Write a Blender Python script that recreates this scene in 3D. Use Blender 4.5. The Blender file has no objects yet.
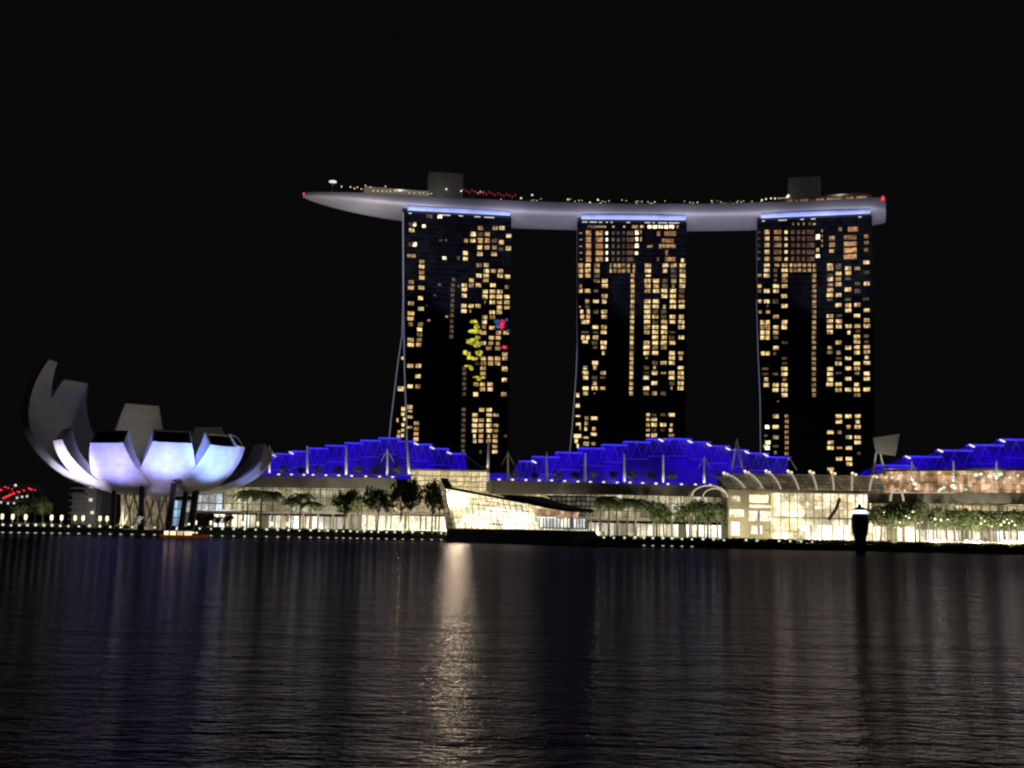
import bpy, math, random
from mathutils import Vector, Matrix
random.seed(7)
C = bpy.context.scene
COL = C.collection
R = math.radians
# ---------------------------------------------------------------- camera
F = 1100.0
CAMZ = 7.0
cam_d = bpy.data.cameras.new('camera')
cam = bpy.data.objects.new('camera', cam_d); COL.objects.link(cam)
cam_d.sensor_width = 36.0
cam_d.lens = 36.0 * F / 1024.0
cam_d.clip_start = 0.5; cam_d.clip_end = 9000
PITCH = math.atan(141 / F); ROLL = R(1.2)
cam.matrix_world = Matrix.Translation((0, 0, CAMZ)) @ Matrix.Rotation(R(90) + PITCH, 4, 'X') @ Matrix.Rotation(ROLL, 4, 'Z')
CM = cam.matrix_world.to_3x3(); CO = Vector((0, 0, CAMZ))
C.camera = cam
# ---------------------------------------------------------------- night sky
w = bpy.data.worlds.new('World'); C.world = w; w.use_nodes = True
nt = w.node_tree
bg = nt.nodes['Background']
bg.inputs['Color'].default_value = (0.0026, 0.0026, 0.0029, 1)
bg.inputs['Strength'].default_value = 1.0
C.view_settings.view_transform = 'Standard'
C.view_settings.look = 'None'
C.view_settings.exposure = 0.0
C.view_settings.gamma = 1.0
C.view_settings.use_curve_mapping = False
C.render.engine = 'CYCLES'
C.cycles.filter_width = 2.2
C.cycles.sample_clamp_indirect = 80.0
# ---------------------------------------------------------------- maths helpers
def ray(px, py):
    return (CM @ Vector(((px - 512) / F, -(py - 384) / F, -1))).normalized()
def atY(px, py, Y):
    d = ray(px, py); return CO + d * (Y / d.y)
def atZ(px, py, Z):
    d = ray(px, py); return CO + d * ((Z - CAMZ) / d.z)
def proj(p):
    q = CM.transposed() @ (Vector(p) - CO)
    return 512 + F * q.x / -q.z, 384 - F * q.y / -q.z
class Facade:
    """a vertical plane standing in the world; positions on it are (u along, z up, off towards the viewer)"""
    def __init__(s, xa, Ya, xb, Yb, py=500):
        a = atY(xa, py, Ya); b = atY(xb, py, Yb)
        s.o = Vector((a.x, a.y, 0)); d = Vector((b.x - a.x, b.y - a.y, 0)); s.L = d.length; s.d = d.normalized()
        s.n = Vector((s.d.y, -s.d.x, 0))
    def uz(s, px, py, off=0.0):
        r = ray(px, py); o = s.o + s.n * off
        t = (o - CO).dot(s.n) / r.dot(s.n); p = CO + r * t
        return (p - s.o).dot(s.d), p.z
    def W(s, u, z, off=0.0):
        p = s.o + s.d * u + s.n * off; return Vector((p.x, p.y, z))
    def pt(s, px, py, off=0.0):
        u, z = s.uz(px, py, off); return s.W(u, z, off)
    def rect(s, x0, y0, x1, y1, off=0.0):
        xm, ym = (x0 + x1) / 2, (y0 + y1) / 2
        u0 = s.uz(x0, ym, off)[0]; u1 = s.uz(x1, ym, off)[0]
        z1 = s.uz(xm, y0, off)[1]; z0 = s.uz(xm, y1, off)[1]
        return u0, z0, u1, z1
# ---------------------------------------------------------------- mesh builder
WLOC = {}
class MB:
    def __init__(s): s.v = []; s.f = []; s.m = []
    def add(s, vs, fs, m=0):
        b = len(s.v); s.v += [Vector(v) for v in vs]
        for f in fs: s.f.append(tuple(b + i for i in f)); s.m.append(m)
    def hexa(s, a, b, m=0):
        """a, b: matching loops (bottom/front, top/back)"""
        n = len(a)
        fs = [tuple(range(n - 1, -1, -1)), tuple(range(n, 2 * n))]
        for i in range(n):
            j = (i + 1) % n; fs.append((i, j, n + j, n + i))
        s.add(list(a) + list(b), fs, m)
    def box(s, c, h, m=0, rz=0.0):
        cx, cy, cz = c; hx, hy, hz = h; ca, sa = math.cos(rz), math.sin(rz)
        L = []
        for z in (-hz, hz):
            L.append([(cx + x * ca - y * sa, cy + x * sa + y * ca, cz + z) for x, y in ((-hx, -hy), (hx, -hy), (hx, hy), (-hx, hy))])
        s.hexa(L[0], L[1], m)
    def fbox(s, F_, u0, z0, u1, z1, front, back, m=0):
        a = [F_.W(u0, z0, front), F_.W(u1, z0, front), F_.W(u1, z0, back), F_.W(u0, z0, back)]
        b = [F_.W(u0, z1, front), F_.W(u1, z1, front), F_.W(u1, z1, back), F_.W(u0, z1, back)]
        s.hexa(a, b, m)
    def fpoly(s, F_, pts, front, back, m=0):
        """polygon of (u,z) extruded from front to back"""
        a = [F_.W(u, z, front) for u, z in pts]; b = [F_.W(u, z, back) for u, z in pts]
        s.hexa(b, a, m)
    def tube(s, pts, r, m=0, n=6, r1=None, caps=True):
        pts = [Vector(p) for p in pts]; k = len(pts); rings = []
        up = Vector((0, 0, 1))
        for i, p in enumerate(pts):
            t = (pts[min(i + 1, k - 1)] - pts[max(i - 1, 0)]).normalized()
            a = t.cross(up)
            if a.length < 1e-3: a = t.cross(Vector((0, 1, 0)))
            a.normalize(); b = t.cross(a)
            rr = r if r1 is None else r + (r1 - r) * i / (k - 1)
            rings.append([p + (a * math.cos(q) + b * math.sin(q)) * rr for q in (2 * math.pi * j / n for j in range(n))])
        vs = [v for g in rings for v in g]; fs = []
        for i in range(k - 1):
            for j in range(n):
                j2 = (j + 1) % n; fs.append((i * n + j, i * n + j2, (i + 1) * n + j2, (i + 1) * n + j))
        if caps:
            fs.append(tuple(range(n - 1, -1, -1))); fs.append(tuple(range((k - 1) * n, k * n)))
        s.add(vs, fs, m)
    def lathe(s, c, prof, m=0, n=12):
        """prof: (r,z) list"""
        cx, cy, cz = c; vs = []; fs = []
        for r_, z_ in prof:
            for j in range(n):
                q = 2 * math.pi * j / n; vs.append((cx + r_ * math.cos(q), cy + r_ * math.sin(q), cz + z_))
        for i in range(len(prof) - 1):
            for j in range(n):
                j2 = (j + 1) % n; fs.append((i * n + j, i * n + j2, (i + 1) * n + j2, (i + 1) * n + j))
        fs.append(tuple(range(n - 1, -1, -1))); k = len(prof); fs.append(tuple(range((k - 1) * n, k * n)))
        s.add(vs, fs, m)
    def quad(s, a, b, c, d, m=0): s.add([a, b, c, d], [(0, 1, 2, 3)], m)
    def build(s, name, mats, parent=None, smooth=False, origin=None):
        if not isinstance(mats, (list, tuple)): mats = [mats]
        xs = [v.x for v in s.v]; ys = [v.y for v in s.v]; zs = [v.z for v in s.v]
        o = Vector(origin) if origin is not None else Vector(((min(xs) + max(xs)) / 2, (min(ys) + max(ys)) / 2, min(zs)))
        me = bpy.data.meshes.new(name)
        me.from_pydata([v - o for v in s.v], [], s.f)
        for m in mats: me.materials.append(m)
        me.polygons.foreach_set('material_index', s.m)
        if smooth: me.polygons.foreach_set('use_smooth', [True] * len(s.f))
        me.update()
        ob = bpy.data.objects.new(name, me); COL.objects.link(ob)
        if parent is not None:
            ob.parent = parent; ob.location = o - WLOC[parent.as_pointer()]
        else: ob.location = o
        WLOC[ob.as_pointer()] = o
        return ob
KEEP = []
def tag(o, label, cat=None, group=None, kind=None):
    if label: o['label'] = label
    if cat: o['category'] = cat
    if group: o['group'] = group
    if kind: o['kind'] = kind
    return o
def thing(name, loc, label, cat, group=None):
    o = bpy.data.objects.new(name, None); COL.objects.link(o); o.location = loc
    o.empty_display_size = 1; WLOC[o.as_pointer()] = Vector(loc); KEEP.append(o)
    return tag(o, label, cat, group)
def dup(root, loc, sc=1.0, rz=0.0, label=None, szz=None):
    r = root.copy(); COL.objects.link(r); r.location = loc; r.rotation_euler = (0, 0, rz)
    r.scale = (sc, sc, szz if szz else sc)
    if label: r['label'] = label
    for ch in list(root.children):
        c = ch.copy(); COL.objects.link(c); c.parent = r
        for g in list(ch.children):
            d = g.copy(); COL.objects.link(d); d.parent = c
    return r
ORD = ['first','second','third','fourth','fifth','sixth','seventh','eighth','ninth','tenth','eleventh','twelfth','thirteenth','fourteenth','fifteenth','sixteenth','seventeenth','eighteenth','nineteenth']
TENS = {20:('twenty','twentieth'),30:('thirty','thirtieth'),40:('forty','fortieth'),50:('fifty','fiftieth'),60:('sixty','sixtieth'),70:('seventy','seventieth')}
def ordn(i):
    n = i + 1
    if n < 20: return ORD[n - 1]
    t = n // 10 * 10
    return TENS[t][1] if n == t else TENS[t][0] + '-' + ORD[n - t - 1]
# ---------------------------------------------------------------- materials
MATS = {}
def mat(name, col, rough=0.6, metal=0.0, em=None, es=0.0, var=0.15, nscale=0.3, emvar=0.0, emscale=0.5, spec=0.5):
    if name in MATS: return MATS[name]
    m = bpy.data.materials.new(name); m.use_nodes = True; t = m.node_tree; b = t.nodes['Principled BSDF']
    N = t.nodes.new; L = t.links.new
    b.inputs['Roughness'].default_value = rough; b.inputs['Metallic'].default_value = metal
    b.inputs['Specular IOR Level'].default_value = spec
    b.inputs['Base Color'].default_value = (*col, 1)
    tc = N('ShaderNodeTexCoord')
    if var > 0:
        nz = N('ShaderNodeTexNoise'); nz.inputs['Scale'].default_value = nscale; nz.inputs['Detail'].default_value = 5
        L(tc.outputs['Object'], nz.inputs['Vector'])
        mr = N('ShaderNodeMapRange'); mr.inputs['From Min'].default_value = .3; mr.inputs['From Max'].default_value = .7
        mr.inputs['To Min'].default_value = 1 - var; mr.inputs['To Max'].default_value = 1 + var
        L(nz.outputs['Fac'], mr.inputs['Value'])
        mx = N('ShaderNodeVectorMath'); mx.operation = 'SCALE'; mx.inputs[0].default_value = col
        L(mr.outputs['Result'], mx.inputs['Scale']); L(mx.outputs['Vector'], b.inputs['Base Color'])
    if em:
        b.inputs['Emission Color'].default_value = (*em, 1); b.inputs['Emission Strength'].default_value = es
        if emvar > 0:
            ge = N('ShaderNodeNewGeometry')
            nz = N('ShaderNodeTexNoise'); nz.inputs['Scale'].default_value = emscale; nz.inputs['Detail'].default_value = 2
            L(ge.outputs['Position'], nz.inputs['Vector'])
            mr = N('ShaderNodeMapRange'); mr.inputs['From Min'].default_value = .35; mr.inputs['From Max'].default_value = .65
            mr.inputs['To Min'].default_value = es * (1 - emvar); mr.inputs['To Max'].default_value = es * (1 + emvar)
            L(nz.outputs['Fac'], mr.inputs['Value']); L(mr.outputs['Result'], b.inputs['Emission Strength'])
    MATS[name] = m; return m
def litwall(name, col, es, cw, ch, lo=0.3, barw=0.06, rowbar=0.08, tint=None, big=0.05, biglo=0.5, dark=0.0, fine=.9):
    """lit rooms behind glass, and surfaces with lamp light painted as glow: cells of the size cw x ch m, each with its own brightness, thin mullions between"""
    m = bpy.data.materials.new(name); m.use_nodes = True; t = m.node_tree; b = t.nodes['Principled BSDF']
    N = t.nodes.new; L = t.links.new
    b.inputs['Base Color'].default_value = (.05, .05, .05, 1); b.inputs['Roughness'].default_value = .25
    g = N('ShaderNodeNewGeometry'); sp = N('ShaderNodeSeparateXYZ'); L(g.outputs['Position'], sp.inputs[0])
    def mth(op, a, bb=None, c=None):
        n = N('ShaderNodeMath'); n.operation = op
        for i, q in enumerate((a, bb, c)):
            if q is None: continue
            if isinstance(q, (int, float)): n.inputs[i].default_value = q
            else: L(q, n.inputs[i])
        return n.outputs[0]
    u = mth('DIVIDE', sp.outputs['X'], cw); v = mth('DIVIDE', sp.outputs['Z'], ch)
    fu = mth('FLOOR', u); fv = mth('FLOOR', v)
    cb = N('ShaderNodeCombineXYZ'); L(fu, cb.inputs[0]); L(fv, cb.inputs[1])
    wn = N('ShaderNodeTexWhiteNoise'); wn.noise_dimensions = '2D'; L(cb.outputs[0], wn.inputs['Vector'])
    cell = mth('MULTIPLY_ADD', wn.outputs['Value'], 1 - lo, lo)
    on = mth('GREATER_THAN', wn.outputs['Value'], dark)
    bu = mth('MULTIPLY', mth('GREATER_THAN', mth('FRACT', u), barw), mth('GREATER_THAN', mth('FRACT', v), rowbar))
    nz = N('ShaderNodeTexNoise'); nz.inputs['Scale'].default_value = big; nz.inputs['Detail'].default_value = 3
    L(g.outputs['Position'], nz.inputs['Vector'])
    mr = N('ShaderNodeMapRange'); mr.inputs['From Min'].default_value = .4; mr.inputs['From Max'].default_value = .6
    mr.inputs['To Min'].default_value = biglo; mr.inputs['To Max'].default_value = 1.4; L(nz.outputs['Fac'], mr.inputs['Value'])
    nz2 = N('ShaderNodeTexNoise'); nz2.inputs['Scale'].default_value = fine; nz2.inputs['Detail'].default_value = 4
    L(g.outputs['Position'], nz2.inputs['Vector'])
    mr2 = N('ShaderNodeMapRange'); mr2.inputs['From Min'].default_value = .3; mr2.inputs['From Max'].default_value = .7
    mr2.inputs['To Min'].default_value = .45; mr2.inputs['To Max'].default_value = 1.45; L(nz2.outputs['Fac'], mr2.inputs['Value'])
    k = mth('MULTIPLY', mth('MULTIPLY', cell, mth('MULTIPLY', bu, on)), mth('MULTIPLY', mr.outputs['Result'], mr2.outputs['Result']))
    st = mth('MULTIPLY', mth('ADD', k, 0.05), es)
    b.inputs['Emission Color'].default_value = (*col, 1); L(st, b.inputs['Emission Strength'])
    if tint:
        mx = N('ShaderNodeMix'); mx.data_type = 'RGBA'; mx.inputs[6].default_value = (*col, 1); mx.inputs[7].default_value = (*tint, 1)
        L(wn.outputs['Value'], mx.inputs[0]); L(mx.outputs[2], b.inputs['Emission Color'])
    MATS[name] = m; return m
M_conc = mat('concrete', (.30, .29, .27), .8)
M_cdark = mat('dark_stone', (.07, .07, .065), .8)
M_canopy = mat('canopy_panels', (.19, .18, .16), .6, var=.25, nscale=.12)
M_steel = mat('grey_steel', (.35, .35, .36), .45, .3)
M_white = mat('white_paint', (.78, .77, .75), .5, var=.06)
M_mast = mat('white_mast_paint', (.78, .76, .70), .5, em=(.85, .85, 1.0), es=.0)
M_black = mat('black_metal', (.03, .03, .032), .5)
M_leaf = mat('leaves', (.12, .16, .06), .7, var=.5, nscale=1.5)
M_leafd = mat('dark_leaves', (.10, .11, .08), .75, var=.5, nscale=1.2)
M_bark = mat('bark', (.14, .11, .08), .9)
M_hedge = mat('hedge_leaves', (.055, .075, .03), .8, var=.6, nscale=.8)
M_lamp = mat('lamp_globe', (.8, .8, .8), .4, em=(.90, .97, .70), es=.98, var=0)
M_lampw = mat('warm_lamp', (.8, .8, .8), .4, em=(1, .84, .52), es=1.2, var=0)
M_lampd = mat('small_lamp', (.8, .8, .8), .4, em=(.95, .92, .80), es=.62, var=0)
M_red = mat('red_lamp', (.5, .1, .1), .4, em=(1, .03, .05), es=1.5, var=0)
M_reddim = mat('dim_red_lamp', (.5, .1, .1), .4, em=(1, .08, .08), es=.22, var=0)
M_blues = mat('blue_strip_light', (.5, .5, .8), .4, em=(.34, .44, 1.0), es=.85, var=0, emvar=.25, emscale=.12)
M_bglow = litwall('blue_wash_glow', (.018, .001, .62), .56, 1.9, 1.7, .8, .06, .08, biglo=.45, big=.06)  # blue LED wash on the roofs put in as emission
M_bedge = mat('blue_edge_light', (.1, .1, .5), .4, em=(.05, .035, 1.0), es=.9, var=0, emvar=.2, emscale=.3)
M_btruss = mat('blue_wash_truss', (.2, .2, .5), .4, em=(.04, .03, .85), es=.38, var=0)  # truss glow stands in for the same blue wash
# ================================================================ SETTING
# shoreline from the height of the water line
SH = [(-330, 529), (0, 533.5), (100, 535), (300, 538.3), (445, 541), (570, 545), (700, 547.8), (850, 550.8), (1024, 554.6), (1400, 563)]
shore = [atZ(x, y, 0) for x, y in SH]
def shoreY(px):
    for i in range(len(SH) - 1):
        if SH[i][0] <= px <= SH[i + 1][0]:
            t = (px - SH[i][0]) / (SH[i + 1][0] - SH[i][0]); return shore[i].y * (1 - t) + shore[i + 1].y * t
GZ = 2.2
mb = MB()
top = [Vector((p.x, p.y, GZ)) for p in shore]
back = [Vector((p.x * 9, 5000, GZ)) for p in shore]
n = len(top)
for i in range(n - 1): mb.quad(top[i], top[i + 1], back[i + 1], back[i])
land = tag(mb.build('ground', mat('plaza_paving', (.10, .095, .085), .85)), None, kind='structure')
mb = MB()
for i in range(n - 1):
    a, b = shore[i], shore[i + 1]
    d = (b - a).normalized(); nn = Vector((d.y, -d.x, 0))
    A = [a + Vector((0, 0, -2)), b + Vector((0, 0, -2)), b - nn * 1.2 + Vector((0, 0, -2)), a - nn * 1.2 + Vector((0, 0, -2))]
    B = [Vector((p.x, p.y, GZ - .35)) for p in A]
    mb.hexa(A, B)
    A = [Vector((p.x, p.y, GZ - .35)) + nn * .25 for p in A]; B = [Vector((p.x, p.y, GZ + .12)) for p in A]
    mb.hexa(A, B)
tag(mb.build('quay_edge', mat('quay_stone', (.09, .085, .075), .85)), None, kind='structure')
# water: waves as bump on a big sheet
wm = bpy.data.materials.new('bay_water'); wm.use_nodes = True; t = wm.node_tree; b = t.nodes['Principled BSDF']
b.inputs['Base Color'].default_value = (.004, .004, .008, 1); b.inputs['Roughness'].default_value = .9; b.inputs['Specular IOR Level'].default_value = 0
N = t.nodes.new; L = t.links.new
g = N('ShaderNodeNewGeometry')
prev = None; acc = None
for (sx, sy, sc, dist, rot) in ((.05, .13, 1.0, .50, 10), (.28, .70, 1.0, .23, -14), (1.0, 2.1, 1.0, .15, 6), (3.0, 5.2, 1.0, .04, -9)):
    mp = N('ShaderNodeMapping'); mp.inputs['Scale'].default_value = (sx, sy, 1); mp.inputs['Rotation'].default_value = (0, 0, R(rot))
    L(g.outputs['Position'], mp.inputs['Vector'])
    nz = N('ShaderNodeTexNoise'); nz.inputs['Scale'].default_value = 1; nz.inputs['Detail'].default_value = 3; nz.inputs['Roughness'].default_value = .55
    L(mp.outputs['Vector'], nz.inputs['Vector'])
    m_ = N('ShaderNodeMath'); m_.operation = 'MULTIPLY'; m_.inputs[1].default_value = dist; L(nz.outputs['Fac'], m_.inputs[0])
    if acc is None: acc = m_.outputs[0]
    else:
        a_ = N('ShaderNodeMath'); a_.operation = 'ADD'; L(acc, a_.inputs[0]); L(m_.outputs[0], a_.inputs[1]); acc = a_.outputs[0]
bp = N('ShaderNodeBump'); bp.inputs['Strength'].default_value = 1.0; bp.inputs['Distance'].default_value = 1.0
L(acc, bp.inputs['Height'])
gl = N('ShaderNodeBsdfGlossy'); gl.inputs['Color'].default_value = (.185, .175, .235, 1); gl.inputs['Roughness'].default_value = .05
fr = N('ShaderNodeFresnel'); fr.inputs['IOR'].default_value = 1.33; ms = N('ShaderNodeMixShader')
L(bp.outputs['Normal'], gl.inputs['Normal']); L(bp.outputs['Normal'], fr.inputs['Normal']); L(fr.outputs[0], ms.inputs[0]); L(b.outputs[0], ms.inputs[1]); L(gl.outputs[0], ms.inputs[2]); L(ms.outputs[0], t.nodes['Material Output'].inputs['Surface'])
mb = MB(); mb.quad((-2500, -300, 0), (2500, -300, 0), (2500, 4900, 0), (-2500, 4900, 0))
tag(mb.build('water', wm), None, kind='structure')

# ================================================================ TOWERS
def pxs(ox, oy, sc, rows, w=50, h=38):
    out = []
    for r_ in rows:
        y = r_[0]
        for it in r_[1:]:
            x, b_ = it[0], it[1]; ww = it[2] if len(it) > 2 else w; hh = it[3] if len(it) > 3 else h
            yy = it[4] if len(it) > 4 else y
            out.append((ox + x / sc, oy + yy / sc, ww / sc, hh / sc, b_, it[5] if len(it) > 5 else 0))
    return out
N_ = 26; S = 8.5333
T1W = pxs(400, 205, S, [
 (165,(95,.5,50),(126,3,30),(205,3,32,28,180)),(215,(100,2)),(335,(85,.5,30),(125,3,36,42)),(433,(80,.7,42,34),(117,1,36,34)),
 (485,(187,1)),(527,(185,2)),(575,(185,1)),(620,(187,1.5)),(657,(95,1)),(706,(93,1.4,58),(182,1.5,56)),
 (300,(345,.45,34,18),(393,.5,16,18)),(453,(380,3,38,30),(498,.4,N_)),(680,(338,.4,30,26)),
 (97,(340,3,42,36),(250,.4,60,40)),
 (196,(687,1),(813,1),(870,2)),(248,(625,2,50,48),(685,.25),(745,1),(928,2,48,40,262)),(303,(563,1,36),(622,1.7),(685,1.3,48,50),(745,1.2,44,46),(805,.4),(865,1.3,44,44,318)),
 (362,(682,2,46,44),(742,1.2,44),(805,.9,44),(862,.35,40,30,375),(925,2,48,42,370)),(418,(558,2,44,42,410),(682,1.9),(803,2)),(460,(558,2,44)),
 (512,(675,1),(737,1.9,44)),(562,(737,2),(797,1.6,44,32),(858,1.5,46,34)),(603,(673,1.7),(735,1.7),(855,1.7),(917,1.7,50,38,612)),
 (642,(610,1.5,42),(732,1.5)),(685,(548,1.7),(608,1,44),(670,1.7),(793,1.7),(912,1,34,34,700)),(722,(548,1.7),(500,.4,24,20,690)),(740,(728,1.7,44),(790,1.7,48),(852,1.7,50,36)),
 (637,(455,.35,34,34)),(682,(453,.35,34,34)),(725,(452,.35,34,34))])
T1W += pxs(400, 280, S, [
 (132,(548,1.7,46)),(143,(175,0,1,1),(725,1.7,48),(790,1.7,48),(848,1.7,50),(912,1.7,52)),(155,(175,1.7,46)),(200,(93,1.5)),(245,(177,1.7,58)),(285,(93,1.3,64)),(330,(90,1.4,60)),(378,(90,1,40),(175,.8,44)),
 (422,(167,1.7,48)),(465,(167,1,48,34)),(510,(163,1,48,34),(90,1.5,58)),(553,(90,1.7,60),(160,1.5,48)),(732,(87,1.5,58),(157,1.7,52)),
 *[(yy,(450 - (yy - 42) * .027,.35,34,34)) for yy in (85,130,173,217,258,303,350,395,438,483)],
 (130,(297,.5,26,20)),(217,(228,.3,20,10)),(345,(247,1,26,22)),(312,(398,.6,24,18)),
 (190,(788,1.7),(848,1.3,46,32),(912,1.7),(725,.8,16,32)),(235,(848,1.5,46,40),(912,1.5,54,30)),
 (222,(545,1.7),(605,1.7,50,34),(665,1.5)),(265,(545,1.7),(600,.6,14,30)),(275,(787,1.7),(847,1.7)),(318,(787,1.2),(722,1.5,48)),(358,(720,1.7,44)),(400,(718,1,36)),
 (450,(710,1.3,60),(840,1.3,46),(905,1.5,50)),(408,(785,1.5,50,34)),(494,(780,1.3,46),(838,1.3,48)),(540,(710,1.7,50),(775,.7,46,34),(835,1,34)),(583,(758,.7,52,34),(835,.9,50,34)),
 (632,(895,1.5,52,38)),(670,(710,1.5,48),(775,1.5,50),(833,1.5,50),(895,1.5,46)),(712,(710,1.5,50),(773,1.2,46),(832,1.3,50),(655,.5,40,28)),(755,(710,1.5,48),(893,1.4,50))])
S3 = 7.585
T1W += pxs(385, 360, S3, [
 (123,(250,1.7,44,34)),(200,(190,1.7,44,32),(250,.9,42,34)),(357,(188,1.9,44,34)),(388,(190,1.2,36,16)),(432,(190,1.9,40,22)),(510,(188,1.9,40,20)),
 (480,(238,.9,44,32)),(520,(237,1.2,40,32)),(560,(235,1.3,38,30)),(600,(235,1.2,42,32)),
 *[(yy,(602 - (yy - 65) * .016,.35,32,30)) for yy in (65,100,140,180,215,257,375,415,455,495,533,573,613,653,690)],
 (65,(743,1.3,44,30),(908,1.3,46,28,73)),(102,(743,1.4,44,28)),(150,(905,1.8,40,32)),(185,(690,1.4,44,34),(740,1.3,42),(797,1.6,44,34)),(222,(740,1.3,42,32),(797,2,44,32)),(260,(688,2,40,38),(902,1.2,46,34)),
 (378,(735,1.5,44,32),(790,1.8,44,32)),(417,(683,1.3,44,30),(790,1.5,44,30),(842,1.3,46,24)),(456,(682,1.7,44,32),(730,1.1,42,28),(790,1.7,40,30)),
 (496,(680,1.7,42,32),(728,1.2,42,30),(788,1.7,44,32),(840,1.3,46,26)),(536,(678,1.7,42,32),(728,1.3,40,28),(790,2,46,34),(840,1.1,38,28)),
 (577,(678,1.9,20,34),(727,1.3,36,32),(787,1.3,22,30),(835,.9,38,32)),(614,(680,1.9,26,34),(727,1.3,38,30),(785,.8,40,34),(835,1.3,40,30)),(656,(833,1.3,42,30)),(697,(833,1.7,44,30),(725,.5,20,30)),(577,(912,.45,24,24))], 44, 32)
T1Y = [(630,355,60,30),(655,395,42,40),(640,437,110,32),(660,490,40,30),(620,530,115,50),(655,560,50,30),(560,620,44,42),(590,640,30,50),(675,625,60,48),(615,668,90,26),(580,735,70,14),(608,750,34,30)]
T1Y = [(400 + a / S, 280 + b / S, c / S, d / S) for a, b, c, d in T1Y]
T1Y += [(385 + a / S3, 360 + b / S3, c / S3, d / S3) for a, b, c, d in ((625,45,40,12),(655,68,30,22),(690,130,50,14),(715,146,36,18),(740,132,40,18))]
D = 534
T2W = pxs(570, 210, S, [
 (142,(190,.5,100,30),(260,1,110,18),(370,1.5,20,16),(462,1.5,20,16),(555,.8,60,28),(615,2,34,24),(680,3,36,30),(725,3,40,34),(775,3,44,30),(822,3.2,36,36),(868,3,44,34),(918,.7,20,30)),
 *[(yy,(92,.6,26,12),(158,1.3 if k != 2 else 1.6,42,46,yy,1),(250,1.25 if k != 2 else .7,60,42,yy,1),(314,2.6,20,32),(368,.3,26,36),(413,.32,26,36),(458,.3,26,36),(515,.22,60,36,yy,2)) for k, yy in enumerate((197,252,308,365,420))],
 (190,(572,3.4,32,44),(605,1.2,12,40)),(248,(570,3,26,36),(605,1.2,12,40)),(303,(570,3.6,34,42)),(368,(568,2.8,30,32)),
 (200,(855,1.0,96,40,200,1),(757,.8,28,44,200,1)),(258,(835,.7,100,36,262,1)),(310,(832,1.6,140,30,308,1),(682,1.6,50,20),(770,1.8,18,40)),(365,(825,1,20,50,365,1)),(420,(855,1.3,84,36,420,1),(960,1.8,26,36,430),(750,.3,22,40)),
 (473,(90,1.3,44),(152,1.7),(230,1,50),(348,1.5,18),(385,.9,30),(420,.9,30),(458,.9,34),(500,.8,30),(545,1.5,20),(665,2,56),(815,2,56),(885,1.4,54),(960,1.8,54)),
 (518,(90,1.3,44),(152,1.8),(230,1,50),(348,1.5,18),(385,.8,30),(420,.8,30),(458,.8,34),(500,.7,30),(545,1.6,20),(665,2,56),(810,1.3,40),(885,.5,54),(960,1,54)),
 (560,(92,1.5,36),(152,1.6),(230,.25),(D,.7,34),(667,1.7,50,20),(885,.45),(960,2,54,42)),
 (605,(228,.9,56,30),(297,1.8),(D,1.4,34),(662,2,58),(735,1.7,56),(810,.4),(885,1,46),(960,2,54)),
 (648,(90,.7,24),(297,1.8,54),(D,1.4,34),(662,1.3,54),(735,1.5,52),(810,.3),(882,.8,24),(958,1.7,52)),
 (690,(92,1.3,34),(150,2,54),(222,.35,44,24),(D,1.5,34),(662,1,52),(735,1.7,56),(805,2,56),(880,2,56),(955,.4)),
 (735,(295,2,54),(D,1.5,34),(805,1.8,54),(878,2,54),(950,.25))])
T2W += pxs(570, 290, S, [
 (97,(148,1.3,34),(222,2,54,34),(292,1.8,40),(D,1.4,34),(660,2,58),(732,1.7,58),(878,2,56),(953,1.3,54,30)),
 (142,(85,1,16,16),(148,.4,40),(532,1.4,34),(660,2,58),(730,1.7,56),(805,1.4,24),(878,1.7,56),(953,2.2,54)),
 (185,(100,1.7,26),(155,1.8,28,42),(220,.3),(531,1.4,34),(660,2,58),(730,.25),(800,.25),(292,2,54)),
 (228,(105,1.3,38),(155,1.3,34),(292,1.7,50,34),(530,1.4,34),(658,1.7,58),(728,1.2,56),(800,.25),(875,1.7,54),(950,1.5,44)),
 (272,(115,1.9,40),(152,2,30),(530,1.4,34),(658,2,56),(728,.35),(803,1.5,54),(875,1.7,54,34),(950,1.8,54)),
 (317,(217,2,54,34),(290,1.7,50),(529,1.4,34),(657,1.5,54),(728,1.8,56),(803,2,56),(950,2,56)),
 (360,(130,.3,80,20),(217,.35,50,20),(288,1.8,52),(528,1.4,34),(655,1.7,50),(728,1.8,54),(803,2,54),(875,.3,60,16)),
 (405,(112,2.2,36,40),(152,2.2,32,40),(218,2,50),(527,1.4,34),(727,1.7,54),(803,1.5,50),(868,.3),(950,1.8,52)),
 (450,(130,1.9,52,30,442),(210,.3),(287,2,56),(527,1.4,34),(655,1.8,56),(727,1.7,52),(800,2.2,58),(873,1.4,56)),
 (490,(212,.35,40,24),(287,1.7,50),(526,1.4,34),(653,2,58),(727,.6),(800,.9,50)),
 (538,(285,1.8,24,36),(526,1.4,34),(653,1.7,54),(727,1.7,54),(870,1.9,54),(947,1.3,50,30)),
 (580,(525,1.4,34),(653,.6,24,20),(870,2,54),(945,2,30)),
 (622,(215,2,56),(525,1.4,34),(725,.4),(798,1.8,56,34),(868,1.8,50)),
 (663,(130,1.8,34),(213,1.9,30),(524,1.4,34),(650,.3),(722,1.5,22,30),(945,2,54,30)),
 (708,(132,2,56),(282,2,50,32),(524,1.4,34),(650,.5,50,20),(722,2,54),(798,.9,50,20),(868,1.7,50),(945,1.7,52)),
 (748,(133,2,48),(210,.35),(280,.35,50,16),(523,1.4,34),(650,2,56),(868,1.8,52),(945,2,54,34))])
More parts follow.
